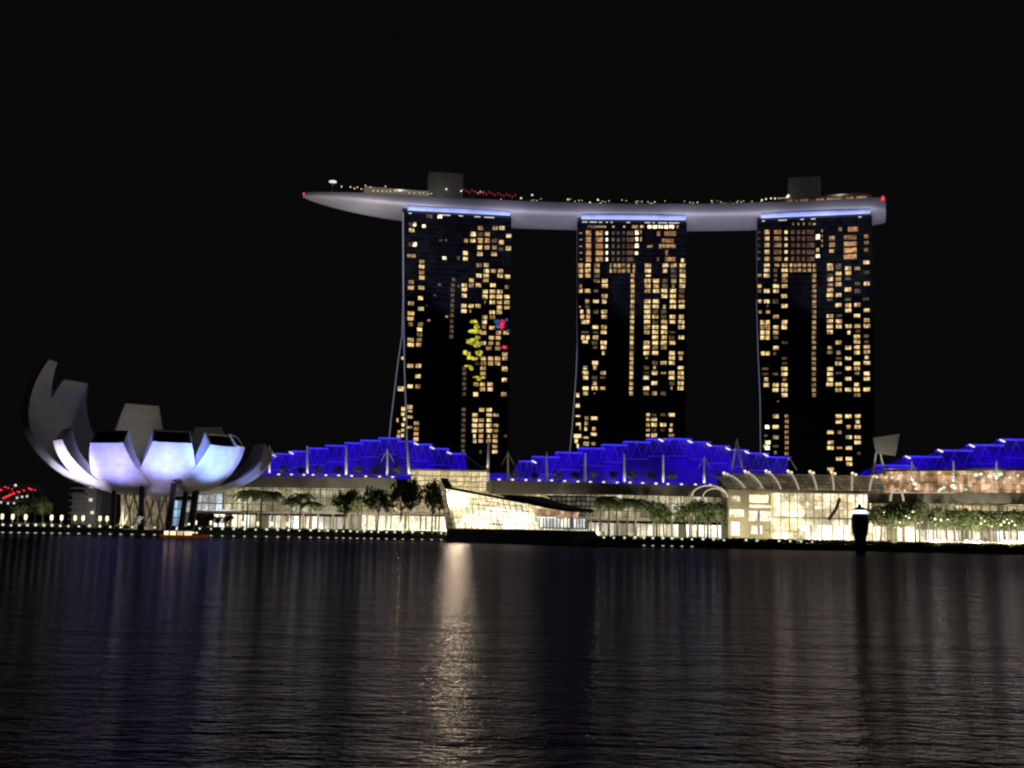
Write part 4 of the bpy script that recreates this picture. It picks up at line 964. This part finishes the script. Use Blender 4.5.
#      phi    A     B   t    wtip
for pr in ((-33, 28.0, 25, 75, 14.0, 21),
           (6, 28.0, 25, 75, 14.2, 21),
           (41, 27.0, 25.5, 75, 13.6, 20.5),
           (70, 26.0, 25.5, 76, 11.5, 17),
           (-70, 33.5, 25.5, 76, 12.0, 17),
           (102, 37.0, 21, 80, 16.0, 27),
           (142, 27.0, 28, 84, 14.0, 25),
           (-158, 19.0, 30, 97, 15.0, 27),
           (-130, 45.5, 32.5, 110, 14.5, 33),
           (-106, 44.5, 36.5, 111, 9.0, 34)):
    petal(pr[0], pr[1], pr[2], pr[3], pr[4], pr[5], r0={-33: 8.9, 41: 8.2, -70: 7.6}.get(pr[0], 7), z0={-33: 15.6, 41: 16.0, -70: 16.0}.get(pr[0], 16.5))
# bowl underside, lattice core, struts
mb = MB(); mb.lathe((KX, CY - 6, 0), [(6, 19), (7, 16.2), (11, 15.8), (15, 17.2), (13, 19.5)], 0, 30); mb.build('bowl_ring', M_petal, mu, smooth=True)
mb = MB(); mb.lathe((KX, CY - 6, GZ), [(8.4, 0.02), (8.2, 6), (8.4, 13)], 0, 24); mb.build('core_wall', litwall('core_glow', (.85, .68, .42), .26, 2.2, 14, .5, .15, 0, biglo=.6), mu)
mb = MB(); kk = 14
for i in range(kk):
    a0, a1, a2 = (2 * math.pi * (i + d_) / kk for d_ in (0, 1, -1))
    for a1_ in (a1, a2):
        mb.tube([(KX + 9.6 * math.cos(a0), CY - 6 + 9.6 * math.sin(a0), GZ), (KX + 9.0 * math.cos((a0 + a1_) / 2), CY - 6 + 9.0 * math.sin((a0 + a1_) / 2), GZ + 6.5), (KX + 9.6 * math.cos(a1_), CY - 6 + 9.6 * math.sin(a1_), GZ + 13.5)], .35, 0, 5)
mb.build('diagrid', mat('cream_steel', (.7, .66, .58), .5), mu)
for (xb, xt, yt, Y_, r_) in ((113,114.5,484,425,1.1),(141.5,142,483,418,1.2),(169,174,483,418,1.35),(181,187,486,430,1.2),(191,197,484,432,1.6),(98,99,484,436,1.0)):
    a = atY(xb, 520, Y_); a.z = GZ; b_ = atY(xt, yt, Y_); mb = MB(); mb.tube([a, b_], r_, 0, 8, r_ * .85); mb.build('column', mat('dark_column', (.035, .035, .05), .5), mu)
for (x, y, Y_) in ((196,487.5,436),(124,487.5,436),(131,488,436)): pass
# entrance glass box under the bowl
mb = MB(); c = atY(176, 505, 452); mb.box((c.x, c.y, GZ + 6), (3.2, 3, 6), 0); mb.build('entrance_glass', litwall('cool_entry', (.45, .72, 1), 1.0, 2.1, 3.5, .2, .1, .12, biglo=.5), mu)
mb = MB(); c = atY(187, 505, 454); mb.box((c.x, c.y, GZ + 6), (2.4, 3, 6), 0); mb.build('entrance_glass', MATS['pale_rooms'], mu)
# floodlight beams on the fingers, added without fixtures, mostly out over the bay
BV = (.36, .42, 1.0)
for (phi, dist, tz, pw, col, sz) in ((-33, 60, 34, 4.6, (.30, .29, 1), 46), (6, 60, 35, 5.6, (.27, .34, 1), 44), (24, 58, 40, 2.4, (.10, .34, 1), 26), (41, 60, 35, 5.4, (.25, .38, 1), 44), (-66, 60, 28, 4.8, (.80, .72, 1), 46), (72, 56, 34, 1.9, (.30, .34, 1), 38), (-8, 44, 22, .45, (.62, .50, 1), 80), (-140, 75, 50, .10, (.9, .85, .9), 50)):
    a = R(phi + VIEW); p = Vector((CX + math.sin(a) * dist, CY - math.cos(a) * dist, GZ + .8)); q = Vector((CX + math.sin(a) * 31, CY - math.cos(a) * 31, tz))
    spot(p, q, 3.2e4 * pw, col, sz, .8, .6)
# weak inside wash on the tall fingers
spot((CX + 4, CY - 6, 24), (CX - 36, CY + 10, 62), 5e3, (1, .93, .88), 95, .9, 1.5)
spot((CX + 2, CY - 10, 24), (CX - 4, CY + 30, 52), 1.3e3, (1, .93, .88), 80, .9, 1.5)
# ================================================================ TREES
def leafclump(mb, c, r, n_, rnd, s=.35, m=0):
    for _ in range(n_):
        v = Vector((rnd.gauss(0, 1), rnd.gauss(0, 1), rnd.gauss(0, 1))).normalized() * r * rnd.uniform(.35, 1)
        v.z *= .7; p = Vector(c) + v
        a = Vector((rnd.uniform(-1, 1), rnd.uniform(-1, 1), rnd.uniform(-1, 1))).normalized(); b_ = a.cross(Vector((rnd.uniform(-1, 1), rnd.uniform(-1, 1), rnd.uniform(-1, 1)))).normalized()
        q = s * rnd.uniform(.6, 1.3); mb.add([p - a * q, p - b_ * q * .6, p + a * q, p + b_ * q * .6], [(0, 1, 2, 3)], m)
def broad(seed, H=10.0, Rr=4.5):
    rnd = random.Random(seed); root = thing('broadleaf_tree', (0, 0, 0), 'x', 'tree')
    mb = MB(); top_ = Vector((rnd.uniform(-.3, .3), rnd.uniform(-.3, .3), H * .45))
    mb.tube([(0, 0, 0), (top_.x * .4, top_.y * .4, H * .2), top_], .32, 0, 6, .2)
    cl = []
    for k in range(8):
        q = rnd.uniform(0, 6.28); rr = Rr * rnd.uniform(.3, .8); e = Vector((math.cos(q) * rr, math.sin(q) * rr, H * rnd.uniform(.55, .9)))
        mb.tube([top_, top_.lerp(e, .5) + Vector((0, 0, .4)), e], .14, 0, 4, .05); cl.append(e)
    mb.build('trunk', M_bark, root)
    mb = MB()
    for e in cl: leafclump(mb, e, Rr * rnd.uniform(.32, .5), 90, rnd, .42)
    leafclump(mb, (0, 0, H * .8), Rr * .5, 90, rnd, .42)
    mb.build('crown', M_leaf, root); return root
def palm(seed, H=9.0):
    rnd = random.Random(seed); root = thing('palm_tree', (0, 0, 0), 'x', 'palm tree')
    mb = MB(); tp = Vector((rnd.uniform(-.4, .4), rnd.uniform(-.3, .3), H)); mb.tube([(0, 0, 0), (tp.x * .2, tp.y * .2, H * .5), tp], .24, 0, 6, .15); mb.build('trunk', M_bark, root)
    mb = MB()
    for k in range(13):
        q = 6.283 * k / 13 + rnd.uniform(-.2, .2); d_ = Vector((math.cos(q), math.sin(q), 0)); side = Vector((-d_.y, d_.x, 0)); L_ = rnd.uniform(2.8, 3.8); up = rnd.uniform(.1, 1.5)
        pp = [tp + d_ * (L_ * s_) + Vector((0, 0, up * s_ * 2 - (up + 2.6) * s_ * s_)) for s_ in (0, .2, .4, .6, .8, 1)]
        for i in range(5):
            for sg in (-1, 1):
                for h in (0, .5):
                    a = pp[i].lerp(pp[i + 1], h); b_ = pp[i].lerp(pp[i + 1], h + .38); wl = 1.0 * math.sin(math.pi * (i + h + .8) / 6.3)
                    o_ = side * sg * wl + Vector((0, 0, -.35 * wl)) + d_ * .35
                    mb.add([a, b_, b_ + o_, a + o_ * .9], [(0, 1, 2, 3)], 0)
    mb.build('crown', M_leaf, root); return root
def shrub(seed, rr=2.0):
    rnd = random.Random(seed); root = thing('terrace_tree', (0, 0, 0), 'x', 'small tree')
    mb = MB(); mb.tube([(0, 0, 0), (0, 0, 2.2)], .15, 0, 5, .1); mb.build('trunk', M_bark, root)
    mb = MB(); leafclump(mb, (0, 0, 3.1), rr, 200, rnd, .4); mb.build('crown', M_leafd, root); return root
protoB = [broad(i) for i in (1, 2, 3)]; protoP = [palm(i) for i in (4, 5)]; protoS = [shrub(i, 2.2) for i in (6, 7)]
used = {}
def place(protos, loc, sc, label, group, szz=None):
    rz = random.uniform(0, 6.28); pr = random.choice(protos); szz = (szz or sc) * random.uniform(.92, 1.08); sc *= random.uniform(.85, 1.2)
    if pr.name not in used:
        used[pr.name] = 1; pr.location = loc; pr.scale = (sc, sc, szz or sc); pr.rotation_euler = (0, 0, rz); pr['label'] = label; pr['group'] = group; return pr
    o = dup(pr, loc, sc, rz, label, szz); o['group'] = group; return o
def on_ground(x, Y): p = atY(x, 520, Y); return Vector((p.x, p.y, GZ))
def hsc(x, ytop, Y, H): p = atY(x, ytop, Y); return max(.2, (p.z - GZ) / H)
# palms in front of the left mall and the middle mall
PL = [(247,490,462),(260.5,489,462),(272.5,492,462),(291,495,460),(300,493,463),(310,500,460)]
for i, (x, y, Y) in enumerate(PL): place(protoP, on_ground(x, Y), hsc(x, y, Y, 9.6), 'palm tree in front of the left mall, %s from the museum' % ordn(i), 'palm trees before the left mall')
PM = [(591,496.5,440),(600,497.5,442),(609,498,439),(617,497,442),(627,498,440),(636,500,442)]
for i, (x, y, Y) in enumerate(PM): place(protoP, on_ground(x, Y), hsc(x, y, Y, 9.6), 'palm tree in front of the middle mall, %s right of the crystal pavilion' % ordn(i), 'palm trees before the middle mall')
BL = [(345,492,455,1.0),(354,490,460,.9),(377,489,455,1.15),(400,478,452,1.0),(409,477,456,1.0),(432,475,450,.75),(439,480,448,.7)]
for i, (x, y, Y, k) in enumerate(BL):
    s_ = hsc(x, y, Y, 10.2); place(protoB, on_ground(x, Y), min(s_, 1.5) * k, 'broad leafy tree in front of the left mall, %s from the left' % ordn(i), 'broad trees before the left mall', s_)
BM = [(657,497,438,.9),(664,500,443,.8),(686,499,438,.9),(697,501,441,.8),(708,500,437,.8),(718,502,437,.8)]
for i, (x, y, Y, k) in enumerate(BM):
    s_ = hsc(x, y, Y, 10.2); place(protoB, on_ground(x, Y), s_ * k, 'leafy tree in front of the middle mall, %s in the row towards the glass hall' % ordn(i), 'broad trees before the middle mall', s_)
BR = [(880,506,430,1.0),(891,503,430,1.0),(903,499,430,1.1),(915,500,430,.9),(936,508,430,.8),(947,508,430,.85),(959,511,430,.8),(971,510,430,.85),(983,510,430,.8),(994,509,430,.85),(1005,511,430,.8),(1016,510,430,.85),(1029,510,430,.85)]
for i, (x, y, Y, k) in enumerate(BR):
    s_ = hsc(x, y, Y, 10.2); place(protoB, on_ground(x, Y), s_ * k, 'leafy tree in front of the right mall, %s from the left of its row' % ordn(i), 'broad trees before the right mall', s_)
# small trees far left by the museum
for i, (x, y, Y) in enumerate(((35,497,440),(43,500,430),(18,505,425),(205,514,405),(218,515,405),(229,514,408),(138,515,404))):
    s_ = hsc(x, y, Y, 10.2); place(protoB, on_ground(x, Y), s_ * 1.05, 'small tree by the museum promenade, %s from the left edge' % ordn(i), 'small trees by the museum', s_)
# round trees on the terraces
tA = [(283,465),(301,465),(318,466),(338,467),(358,467),(376,468),(396,468)]
for i, (x, y) in enumerate(tA):
    p = FA.pt(x, 476.5, -6); pr = place(protoS, (p.x, p.y, FA.uz(x, 477, 0)[1]), 1.15, 'round clipped tree on the roof terrace of the left mall, %s from the left' % ordn(i), 'terrace trees of the left mall')
tB = [(515,471),(534.5,471),(557,471),(575,472),(593,473),(613,473),(632,473),(651,474),(672,475)]
for i, (x, y) in enumerate(tB):
    p = FB.pt(x, 482, -6); place(protoS, (p.x, p.y, FB.uz(x, 482.5, 0)[1]), 1.1, 'round clipped tree on the roof terrace of the middle mall, %s from the left' % ordn(i), 'terrace trees of the middle mall')
# trees on the sky deck (tiny)
for i, x in enumerate((505,513,519,525,529,533,541,547,552,560,566,573,580,588,594,602,606,611,616,620,630,640,657,664,672,678,684,692,700,706,716,723,730,737,744,751,757,768)):
    p, n_ = deckpt(x, 7); place(protoS if i % 3 else protoP, (p.x, p.y, DZ + .03), (.9 if i % 3 else .5) * random.uniform(.85, 1.15), 'small tree on the sky deck, %s from the left' % ordn(i), 'trees on the sky deck')
# hedge along the quay
rnd = random.Random(21); mb = MB()
x = 0
while x < 1060:
    if not (446 < x < 572):
        Y = shoreY(min(x, 1399)) + rnd.uniform(4.0, 9); p = atY(x, 525, Y)
        for _ in range(4): leafclump(mb, (p.x + rnd.uniform(-1, 1), p.y + rnd.uniform(-2, 2), GZ + rnd.uniform(.3, 1.2)), 1.1, 16, rnd, .38)
    x += 1.25
tag(mb.build('hedge', M_hedge), 'dark clipped hedge running along the top of the quay', 'hedge', kind='stuff')
# ================================================================ QUAY LAMPS
def lampproto():
    r_ = thing('quay_lamp', (0, 0, 0), 'x', 'lamp'); mb = MB(); mb.lathe((0, 0, 0), [(.28, 0), (.2, .15), (.12, .2), (.12, .55), (.3, .6)], 0, 8); mb.build('base', M_black, r_)
    mb = MB(); mb.lathe((0, 0, .58), [(.22, 0), (.46, .18), (.53, .45), (.44, .74), (.18, .92)], 0, 10); mb.build('globe', M_lamp, r_, smooth=True); return r_
lp = lampproto(); XS = []
x = 2.5
gaps = lambda x: 8.2 if x < 60 else 10.5 if x < 120 else 11.3 if x < 230 else 11.0 if x < 300 else 8.6 if x < 330 else 7.0 if x < 375 else 8.2 if x < 400 else 9.6
while x < 445: XS.append(x); x += gaps(x)
XR = [582,593,604,614,624.5,635,644,653,663,672,682,692,703,713.5,724,746,757,779,790,801,812]
GD = []
for i, x in enumerate(XS + XR):
    Y = shoreY(x) + .9; p = atY(x, 530, Y)
    if i: o = dup(lp, (p.x, p.y, GZ + .12))
    else: o = lp; o.location = (p.x, p.y, GZ + .12)
    q_ = random.uniform(.68, 1.0); o.scale = (q_, q_, q_)
    o['label'] = ('round white lamp on the quay wall, %s from the left edge' % ordn(i)) if i < len(XS) else ('round white lamp on the quay wall, %s to the right of the crystal pavilion' % ordn(i - len(XS)))
    o['group'] = 'lamps along the top of the quay wall'
mb = MB(); mb.box((0, 0, 0), (.42, .18, .16), 0); mb.box((0, .10, .22), (.5, .28, .05), 1); wl = mb.build('waterline_dot', [M_lampd, M_black], None, origin=(0, 0, 0)); WLl = []  # dim glowing boxes just above the water line, in step with the quay lamps
for i, x in enumerate(XS + [x for x in XR if x < 700]):
    Y = shoreY(x) - .45; p = atY(x, 535, Y); o = wl if i == 0 else wl.copy()
    if i: COL.objects.link(o)
    o.location = (p.x, p.y, .45)
    tag(o, ('small dim dot low on the quay wall, %s from the left edge' % ordn(i)) if i < len(XS) else ('small dim dot low on the quay wall, %s right of the crystal pavilion' % ordn(i - len(XS))), 'wall light', 'glowing dots just above the water line')
# lantern posts behind the hedge
def lantern():
    r_ = thing('lantern_post', (0, 0, 0), 'x', 'lamp post'); mb = MB(); mb.tube([(0, 0, 0), (0, 0, 2.6)], .32, 0, 8, .22); mb.build('post', M_slab, r_)
    mb = MB(); mb.lathe((0, 0, 2.6), [(.3, 0), (.6, .3), (.62, 1.6), (.3, 1.9)], 0, 8); mb.build('lantern', M_lampw, r_); return r_
ln = lantern()
LX = [2,12.5,25.5,51.5,61.5,75,83,100,107,127,131,183,196,211,228,243,258,272,288]
for i, x in enumerate(LX):
    Y = shoreY(x) + 12; p = atY(x, 520, Y); o = ln if i == 0 else dup(ln, (0, 0, 0)); s_ = 1.0 if i < 11 else .8; o.location = (p.x, p.y, GZ); o.scale = (s_, s_, 1.12 * s_)
    o['label'] = 'warm lantern post behind the hedge, %s from the left edge' % ordn(i); o['group'] = 'lantern posts on the promenade'
# low warm strip along the terraces
mb = MB(); a = [atY(x, 528, shoreY(x) + 14) for x in (374, 446)]; mb.tube([Vector((p.x, p.y, GZ + 1.9)) for p in a], .16, 0, 5); tag(mb.build('strip_light', M_lampw), 'thin warm strip light along the terrace edge left of the crystal pavilion', 'strip light')
mb = MB(); a = [atY(x, 540, 424) for x in (923, 975, 1035)]; mb.tube([Vector((p.x, p.y, GZ + 1.9)) for p in a], .2, 0, 5); tag(mb.build('strip_light', M_lampw), 'thin warm strip light along the right promenade below the row of trees', 'strip light')
# small lanterns and lit parasols on the right promenade
def parasol():
    r_ = thing('lit_parasol', (0, 0, 0), 'x', 'parasol'); mb = MB(); mb.tube([(0, 0, 0), (0, 0, 2.3)], .06, 0, 5); mb.build('pole', M_steel, r_)
    mb = MB(); mb.lathe((0, 0, 2.1), [(1.25, 0), (.7, .45), (.1, .8)], 0, 8); mb.build('shade', mat('white_parasol', (.8, .8, .75), .6, em=(1, .9, .7), es=.7, var=0), r_)  # cloth glow stands in for lantern light on the shade
    mb = MB(); mb.lathe((0, 0, 1.5), [(.15, 0), (.3, .15), (.3, .4), (.1, .55)], 0, 6); mb.build('lantern', M_lampw, r_); return r_
pp_ = parasol(); rnd = random.Random(9)
for i, x in enumerate((936,944,951,958,966,973,980,988,995,1003,1010,1018)):
    p = atY(x, 535, 425 + rnd.uniform(-1, 1)); o = pp_ if i == 0 else dup(pp_, (0, 0, 0)); o.location = (p.x, p.y, GZ)
    s_ = rnd.uniform(.8, 1.15); o.scale = (s_, s_, s_); o['label'] = 'lit white parasol on the right promenade, %s from the left' % ordn(i); o['group'] = 'lit parasols on the right promenade'
def stringlamp():
    r_ = thing('tree_lantern', (0, 0, 0), 'x', 'lantern'); mb = MB(); mb.lathe((0, 0, 0), [(.12, 0), (.32, .15), (.32, .45), (.1, .6)], 0, 6); mb.build('globe', M_lampw, r_)
    mb = MB(); mb.tube([(0, 0, .58), (0, 0, 2.2)], .03, 0, 4); mb.build('cord', M_black, r_); return r_
sl = stringlamp()
SLX = [(906,517),(909,519),(918,524),(922,523),(935,520),(941,521),(948,520),(981,519),(981,524),(985,522),(992,527),(1004,523),(1007,520),(1009,524),(1012,522),(1001,526),(1015,526),(884,513),(900,523),(913,513)]
for i, (x, y) in enumerate(SLX):
    p = atY(x, y, 421 + rnd.uniform(-1, 2)); o = sl if i == 0 else dup(sl, (0, 0, 0)); o.location = p; s_ = rnd.uniform(.8, 1.5); o.scale = (s_, s_, s_)
    o['label'] = 'hanging lantern among the trees of the right promenade, %s in the string' % ordn(i); o['group'] = 'lanterns hanging among the right trees'
# ================================================================ LOOSE THINGS
# dark channel marker tower standing in the water at the right
bx = atZ(860.5, 553.5, 0); K_ = bx.y / F
bc = thing('channel_beacon', (bx.x, bx.y, 0), 'dark bulbous pillar in the water with a bright white lamp band on top', 'beacon')
mb = MB(); P_ = [(4.6,-4),(5.0,10),(6.0,16),(7.6,21),(8.5,28),(8.4,34),(7.2,38),(6.2,39.2)]
mb.lathe((bx.x, bx.y, 0), [(a * K_, b_ * K_) for a, b_ in P_], 0, 16); mb.build('pillar', M_black, bc, smooth=True)
mb = MB(); mb.lathe((bx.x, bx.y, 39.4 * K_), [(7.0 * K_, 0), (7.2 * K_, 1.2 * K_), (6.4 * K_, 3.2 * K_)], 0, 16); mb.build('lamp_band', mat('beacon_lamp', (.7, .8, .8), .4, em=(.72, .95, 1), es=1.9, var=0), bc)
mb = MB(); mb.lathe((bx.x, bx.y, 42.8 * K_), [(6.6 * K_, 0), (6.0 * K_, 1.2 * K_), (2.2 * K_, 3 * K_), (1.0 * K_, 6 * K_)], 0, 16); mb.build('cap', M_black, bc)
# bumboat
bp_ = atY(184, 537, 400); bt = thing('river_boat', (bp_.x, bp_.y, 0), 'small river boat with amber lit cabin and glowing blue roof, below the museum', 'boat')
L_ = 8.6; mb = MB(); st = []
for i in range(11):
    q = i / 10; x_ = -L_ + 2 * L_ * q; w_ = 1.9 * (math.sin(min(1, q * 2.6 + .25) * math.pi / 2)) * (math.cos(max(0, q - .6) / .4 * math.pi / 2) ** .7 if q < 1 else .02) + .05; sh = .9 + .7 * max(0, q - .6) ** 1.3 * 2.5 + .3 * max(0, .15 - q) * 4
    st.append([Vector((bp_.x + x_, bp_.y + a_, z_)) for a_, z_ in ((-w_, sh), (-w_ * .8, .1), (-w_ * .35, -.4), (w_ * .35, -.4), (w_ * .8, .1), (w_, sh))])
vs = [v for r_ in st for v in r_]; fs = []
for i in range(10):
    for j in range(6): fs.append((i * 6 + j, (i + 1) * 6 + j, (i + 1) * 6 + (j + 1) % 6, i * 6 + (j + 1) % 6))
fs += [tuple(range(6)), tuple(range(60, 66))]; mb.add(vs, fs); mb.build('hull', mat('boat_hull', (.30, .06, .03), .5, em=(1, .22, .05), es=.06), bt)  # orange light on the hull put in as faint emission
mb = MB(); mb.box((bp_.x - 2.2, bp_.y, 1.6), (4.6, 1.3, .65), 0); mb.build('cabin', litwall('boat_windows', (1, .70, .30), 2.0, 2.6, 5, .3, .25, 0, biglo=.8), bt)
mb = MB(); mb.box((bp_.x - 2.2, bp_.y, 2.42), (5.0, 1.6, .12), 0); mb.build('roof', mat('boat_roof', (.05, .06, .25), .5, em=(.08, .08, .7), es=.35), bt)  # the roof panel itself glows blue
mb = MB(); mb.tube([(bp_.x + 1.6, bp_.y - .5, 2.5), (bp_.x + 1.6, bp_.y - .5, 4.6)], .08, 1, 5); mb.lathe((bp_.x + 1.6, bp_.y - .5, 4.5), [(.2, 0), (.45, .2), (.45, .6), (.15, .8)], 0, 8); mb.build('mast_lamp', [M_lampw, M_black], bt)
for dx, mm in ((-2.5, M_lamp), (2.8, M_lampw), (3.6, M_lampw), (4.8, M_lampw), (.6, M_lampw)):
    mb = MB(); mb.lathe((bp_.x + dx, bp_.y - 1.2, 2.7 if dx < 0 else 1.6), [(.15, 0), (.36, .15), (.36, .45), (.1, .6)], 0, 6); mb.build('deck_lamp', mm, bt)
# red lit helix footbridge far left
FH = Facade(-60, 600, 60, 560)
gb = FH.pt(0, 500, 0); hb = thing('footbridge', (gb.x, gb.y, GZ), 'tubular footbridge with red lights at the far left edge', 'bridge')
u0, zc = FH.uz(-55, 493, 0); u1 = FH.uz(40, 495, 0)[0]; zc = FH.uz(0, 493, 0)[1]; n_ = 60
mb = MB(); mb.fbox(FH, u0, zc - 4.6, u1, zc - 3.8, 3, -3); mb.build('walkway', M_conc, hb)
for ph in (0, math.pi):
    mb = MB(); mb.tube([FH.W(u0 + (u1 - u0) * i / n_, zc + 4.3 * math.sin(i * .55 + ph), 4.3 * math.cos(i * .55 + ph)) for i in range(n_ + 1)], .3, 0, 6); mb.build('helix_tube', M_steel, hb)
for (x, y, s_) in ((1,490,1.2),(5,487,1),(8,488,1),(12,489,.7),(3.5,498,1.3),(6,497,1.3),(8,496,1.2),(10,495,1.2),(11.5,494.5,1),(14,493.5,1.2),(19,492,1.2),(24,490.5,1),(29,488.5,1.2),(31.5,489.5,1.1),(35,490,.8),(13,492,.7),(17,491.5,.7)):
    mb = MB(); p = FH.pt(x, y, 4.4); s_ *= .46; mb.lathe((p.x, p.y, p.z - s_ * .8), [(.4 * s_, 0), (s_, .4 * s_), (s_, 1.2 * s_), (.4 * s_, 1.6 * s_)], 0, 8); mb.build('red_light', M_red, hb)
for (x, y) in ((15.5,485.5),(1,502.5),(8,503.5),(17,498),(22,497),(27,496.5),(14,503.5)):
    mb = MB(); p = FH.pt(x, y, 4.6); mb.lathe((p.x, p.y, p.z - .5), [(.3, 0), (.6, .3), (.6, .9), (.2, 1.2)], 0, 8); mb.build('white_light', M_lampd if y > 490 else M_lamp, hb)
for u in (u0 + 8, u0 + 34, u1 - 8):
    mb = MB(); mb.tube([FH.W(u - 2.5, zc - 4.6, 0), FH.W(u, GZ, 0), FH.W(u + 2.5, zc - 4.6, 0)], .7, 0, 6); mb.build('pier', M_conc, hb)
# dim stepped building left behind the museum
FE = Facade(60, 500, 100, 500)
gb = FE.W(FE.L / 2, GZ, -6); eb = thing('stepped_building', (gb.x, gb.y, GZ), 'dim grey building with stepped floors behind the museum at the left', 'building')
for (x0, y0, x1, y1, nm) in ((84,479,97,512,'tower_block'),(72,492,84,512,'wing'),(97,494,101,512,'wing')):
    a = FE.rect(x0, y0, x1, y1, 0); mb = MB(); mb.fbox(FE, a[0], GZ, a[2] - .05, a[3], 0, -18); mb.build(nm, mat('dim_facade', (.22, .21, .20), .8), eb)
mb = MB()
for k in range(7):
    z = GZ + 3 + k * 2.8; a = FE.rect(70, 490, 85, 512, .8); mb.fbox(FE, a[0] - .5, z, a[2], z + .5, .9, 0.03)
mb.build('balcony_slabs', M_conc, eb)
for (x, y) in ((91.2,486.5),(90.5,499.8),(92,512.5)):
    a = FE.rect(x - 1.6, y - 1.5, x + 1.6, y + 1.5, .3); mb = MB(); mb.fbox(FE, *a, .3, .02); mb.build('window', M_lampd, eb)
# pavilion forecourt lamps and a low landing stage between pavilion and middle mall
mb = MB(); a = atY(574, 541, 398); b_ = atY(640, 545, 398)
mb.hexa([Vector((a.x, a.y, -.5)), Vector((b_.x, b_.y, -.5)), Vector((b_.x, b_.y - 3, -.5)), Vector((a.x, a.y - 3, -.5))][::-1], [Vector((a.x, a.y, 1.2)), Vector((b_.x, b_.y, 1.2)), Vector((b_.x, b_.y - 3, 1.2)), Vector((a.x, a.y - 3, 1.2))][::-1])
tag(mb.build('landing_stage', M_conc), 'low concrete landing stage at the foot of the quay beside the crystal pavilion', 'landing stage')
# added fill lights in place of lamp light on trees, canopies and deck
def point(loc, power, col=(1, .85, .6), r=.5):
    l = bpy.data.lights.new('deck_fill', 'POINT'); l.energy = power; l.color = col; l.shadow_soft_size = r
    o = bpy.data.objects.new('deck_fill', l); COL.objects.link(o); o.location = loc
for x in (18, 37, 88, 118, 204, 234, 265, 320, 360, 400, 440, 600, 640, 680, 720, 760, 800, 900, 940, 980, 1015):
    p = atY(x, 522, shoreY(x) + 1.5); spot((p.x, p.y, GZ + 2.6), (p.x, p.y + 20, GZ + 10), 8500 if x > 300 else 2200, (1, .92, .62), 105, .6, .3, 'tree_fill')  # added fill aimed landward to brighten the trees
for x in (260, 300, 340, 380): p = FA.pt(x, 500, 14); spot((p.x, p.y, 8), (p.x, p.y + 16, 16), 2400, (1, .88, .72), 140, .6, .5, 'facade_fill')  # added fill that lifts the dark canopy bands
for x in (510, 550, 590, 640, 690): p = FB.pt(x, 500, 14); spot((p.x, p.y, 8), (p.x, p.y + 16, 16), 1900, (1, .88, .72), 140, .6, .5, 'facade_fill')
for x in (900, 940, 980, 1015): p = FD.pt(x, 512, 12); spot((p.x, p.y, 7), (p.x, p.y + 14, 17), 5500, (1, .88, .66), 140, .6, .5, 'facade_fill')

for p, q in MASTL: spot(p, q, 900, (1, .95, .85), 75, .8, .15, 'mast_uplight')
for x in (345, 400, 440, 480, 540, 640, 720, 780, 840): p, n_ = deckpt(x, 5 if x not in (440, 780, 840) else 2); point((p.x, p.y, DZ + 7), 500, (.95, .92, .85), 1)  # added points that brighten the lift cores and deck buildings
q = FE.pt(86, 516, 16); spot(q, (q.x - 1, q.y + 16, 10), 2600, (.95, .9, 1), 120, .7, .5, 'facade_fill')  # added fill that keeps the stepped building visible
for F_, xs_, y_ in ((FA, (282, 318, 358, 396), 476), (FB, (515, 555, 595, 635, 672), 482)):
    for x in xs_: q = F_.pt(x, y_, -1.2); spot((q.x, q.y, q.z + .6), (q.x, q.y + 8, q.z + 3.5), 420, (1, .93, .8), 140, .8, .2, 'terrace_tree_fill')  # added edge spots in place of uplights under the terrace trees
q = FD.pt(884, 477, 4); t_ = FD.pt(884, 447, -5); spot(q, t_, 2600, (1, .95, .85), 60, .8, .3, 'a_frame_fill')  # added spot that brightens the tilted panel and its A-frame
for x in (737,): q = FB.pt(x, 474, 0); t_ = FB.pt(x, 452, -8); spot(q, t_, 1200, (1, .95, .85), 70, .8, .3, 'a_frame_fill')  # added spot that brightens the A-frame mast
# every label is kept short
for o in bpy.data.objects:
    if 'label' in o and len(o['label'].split()) > 16: print('LONG', o['label'])
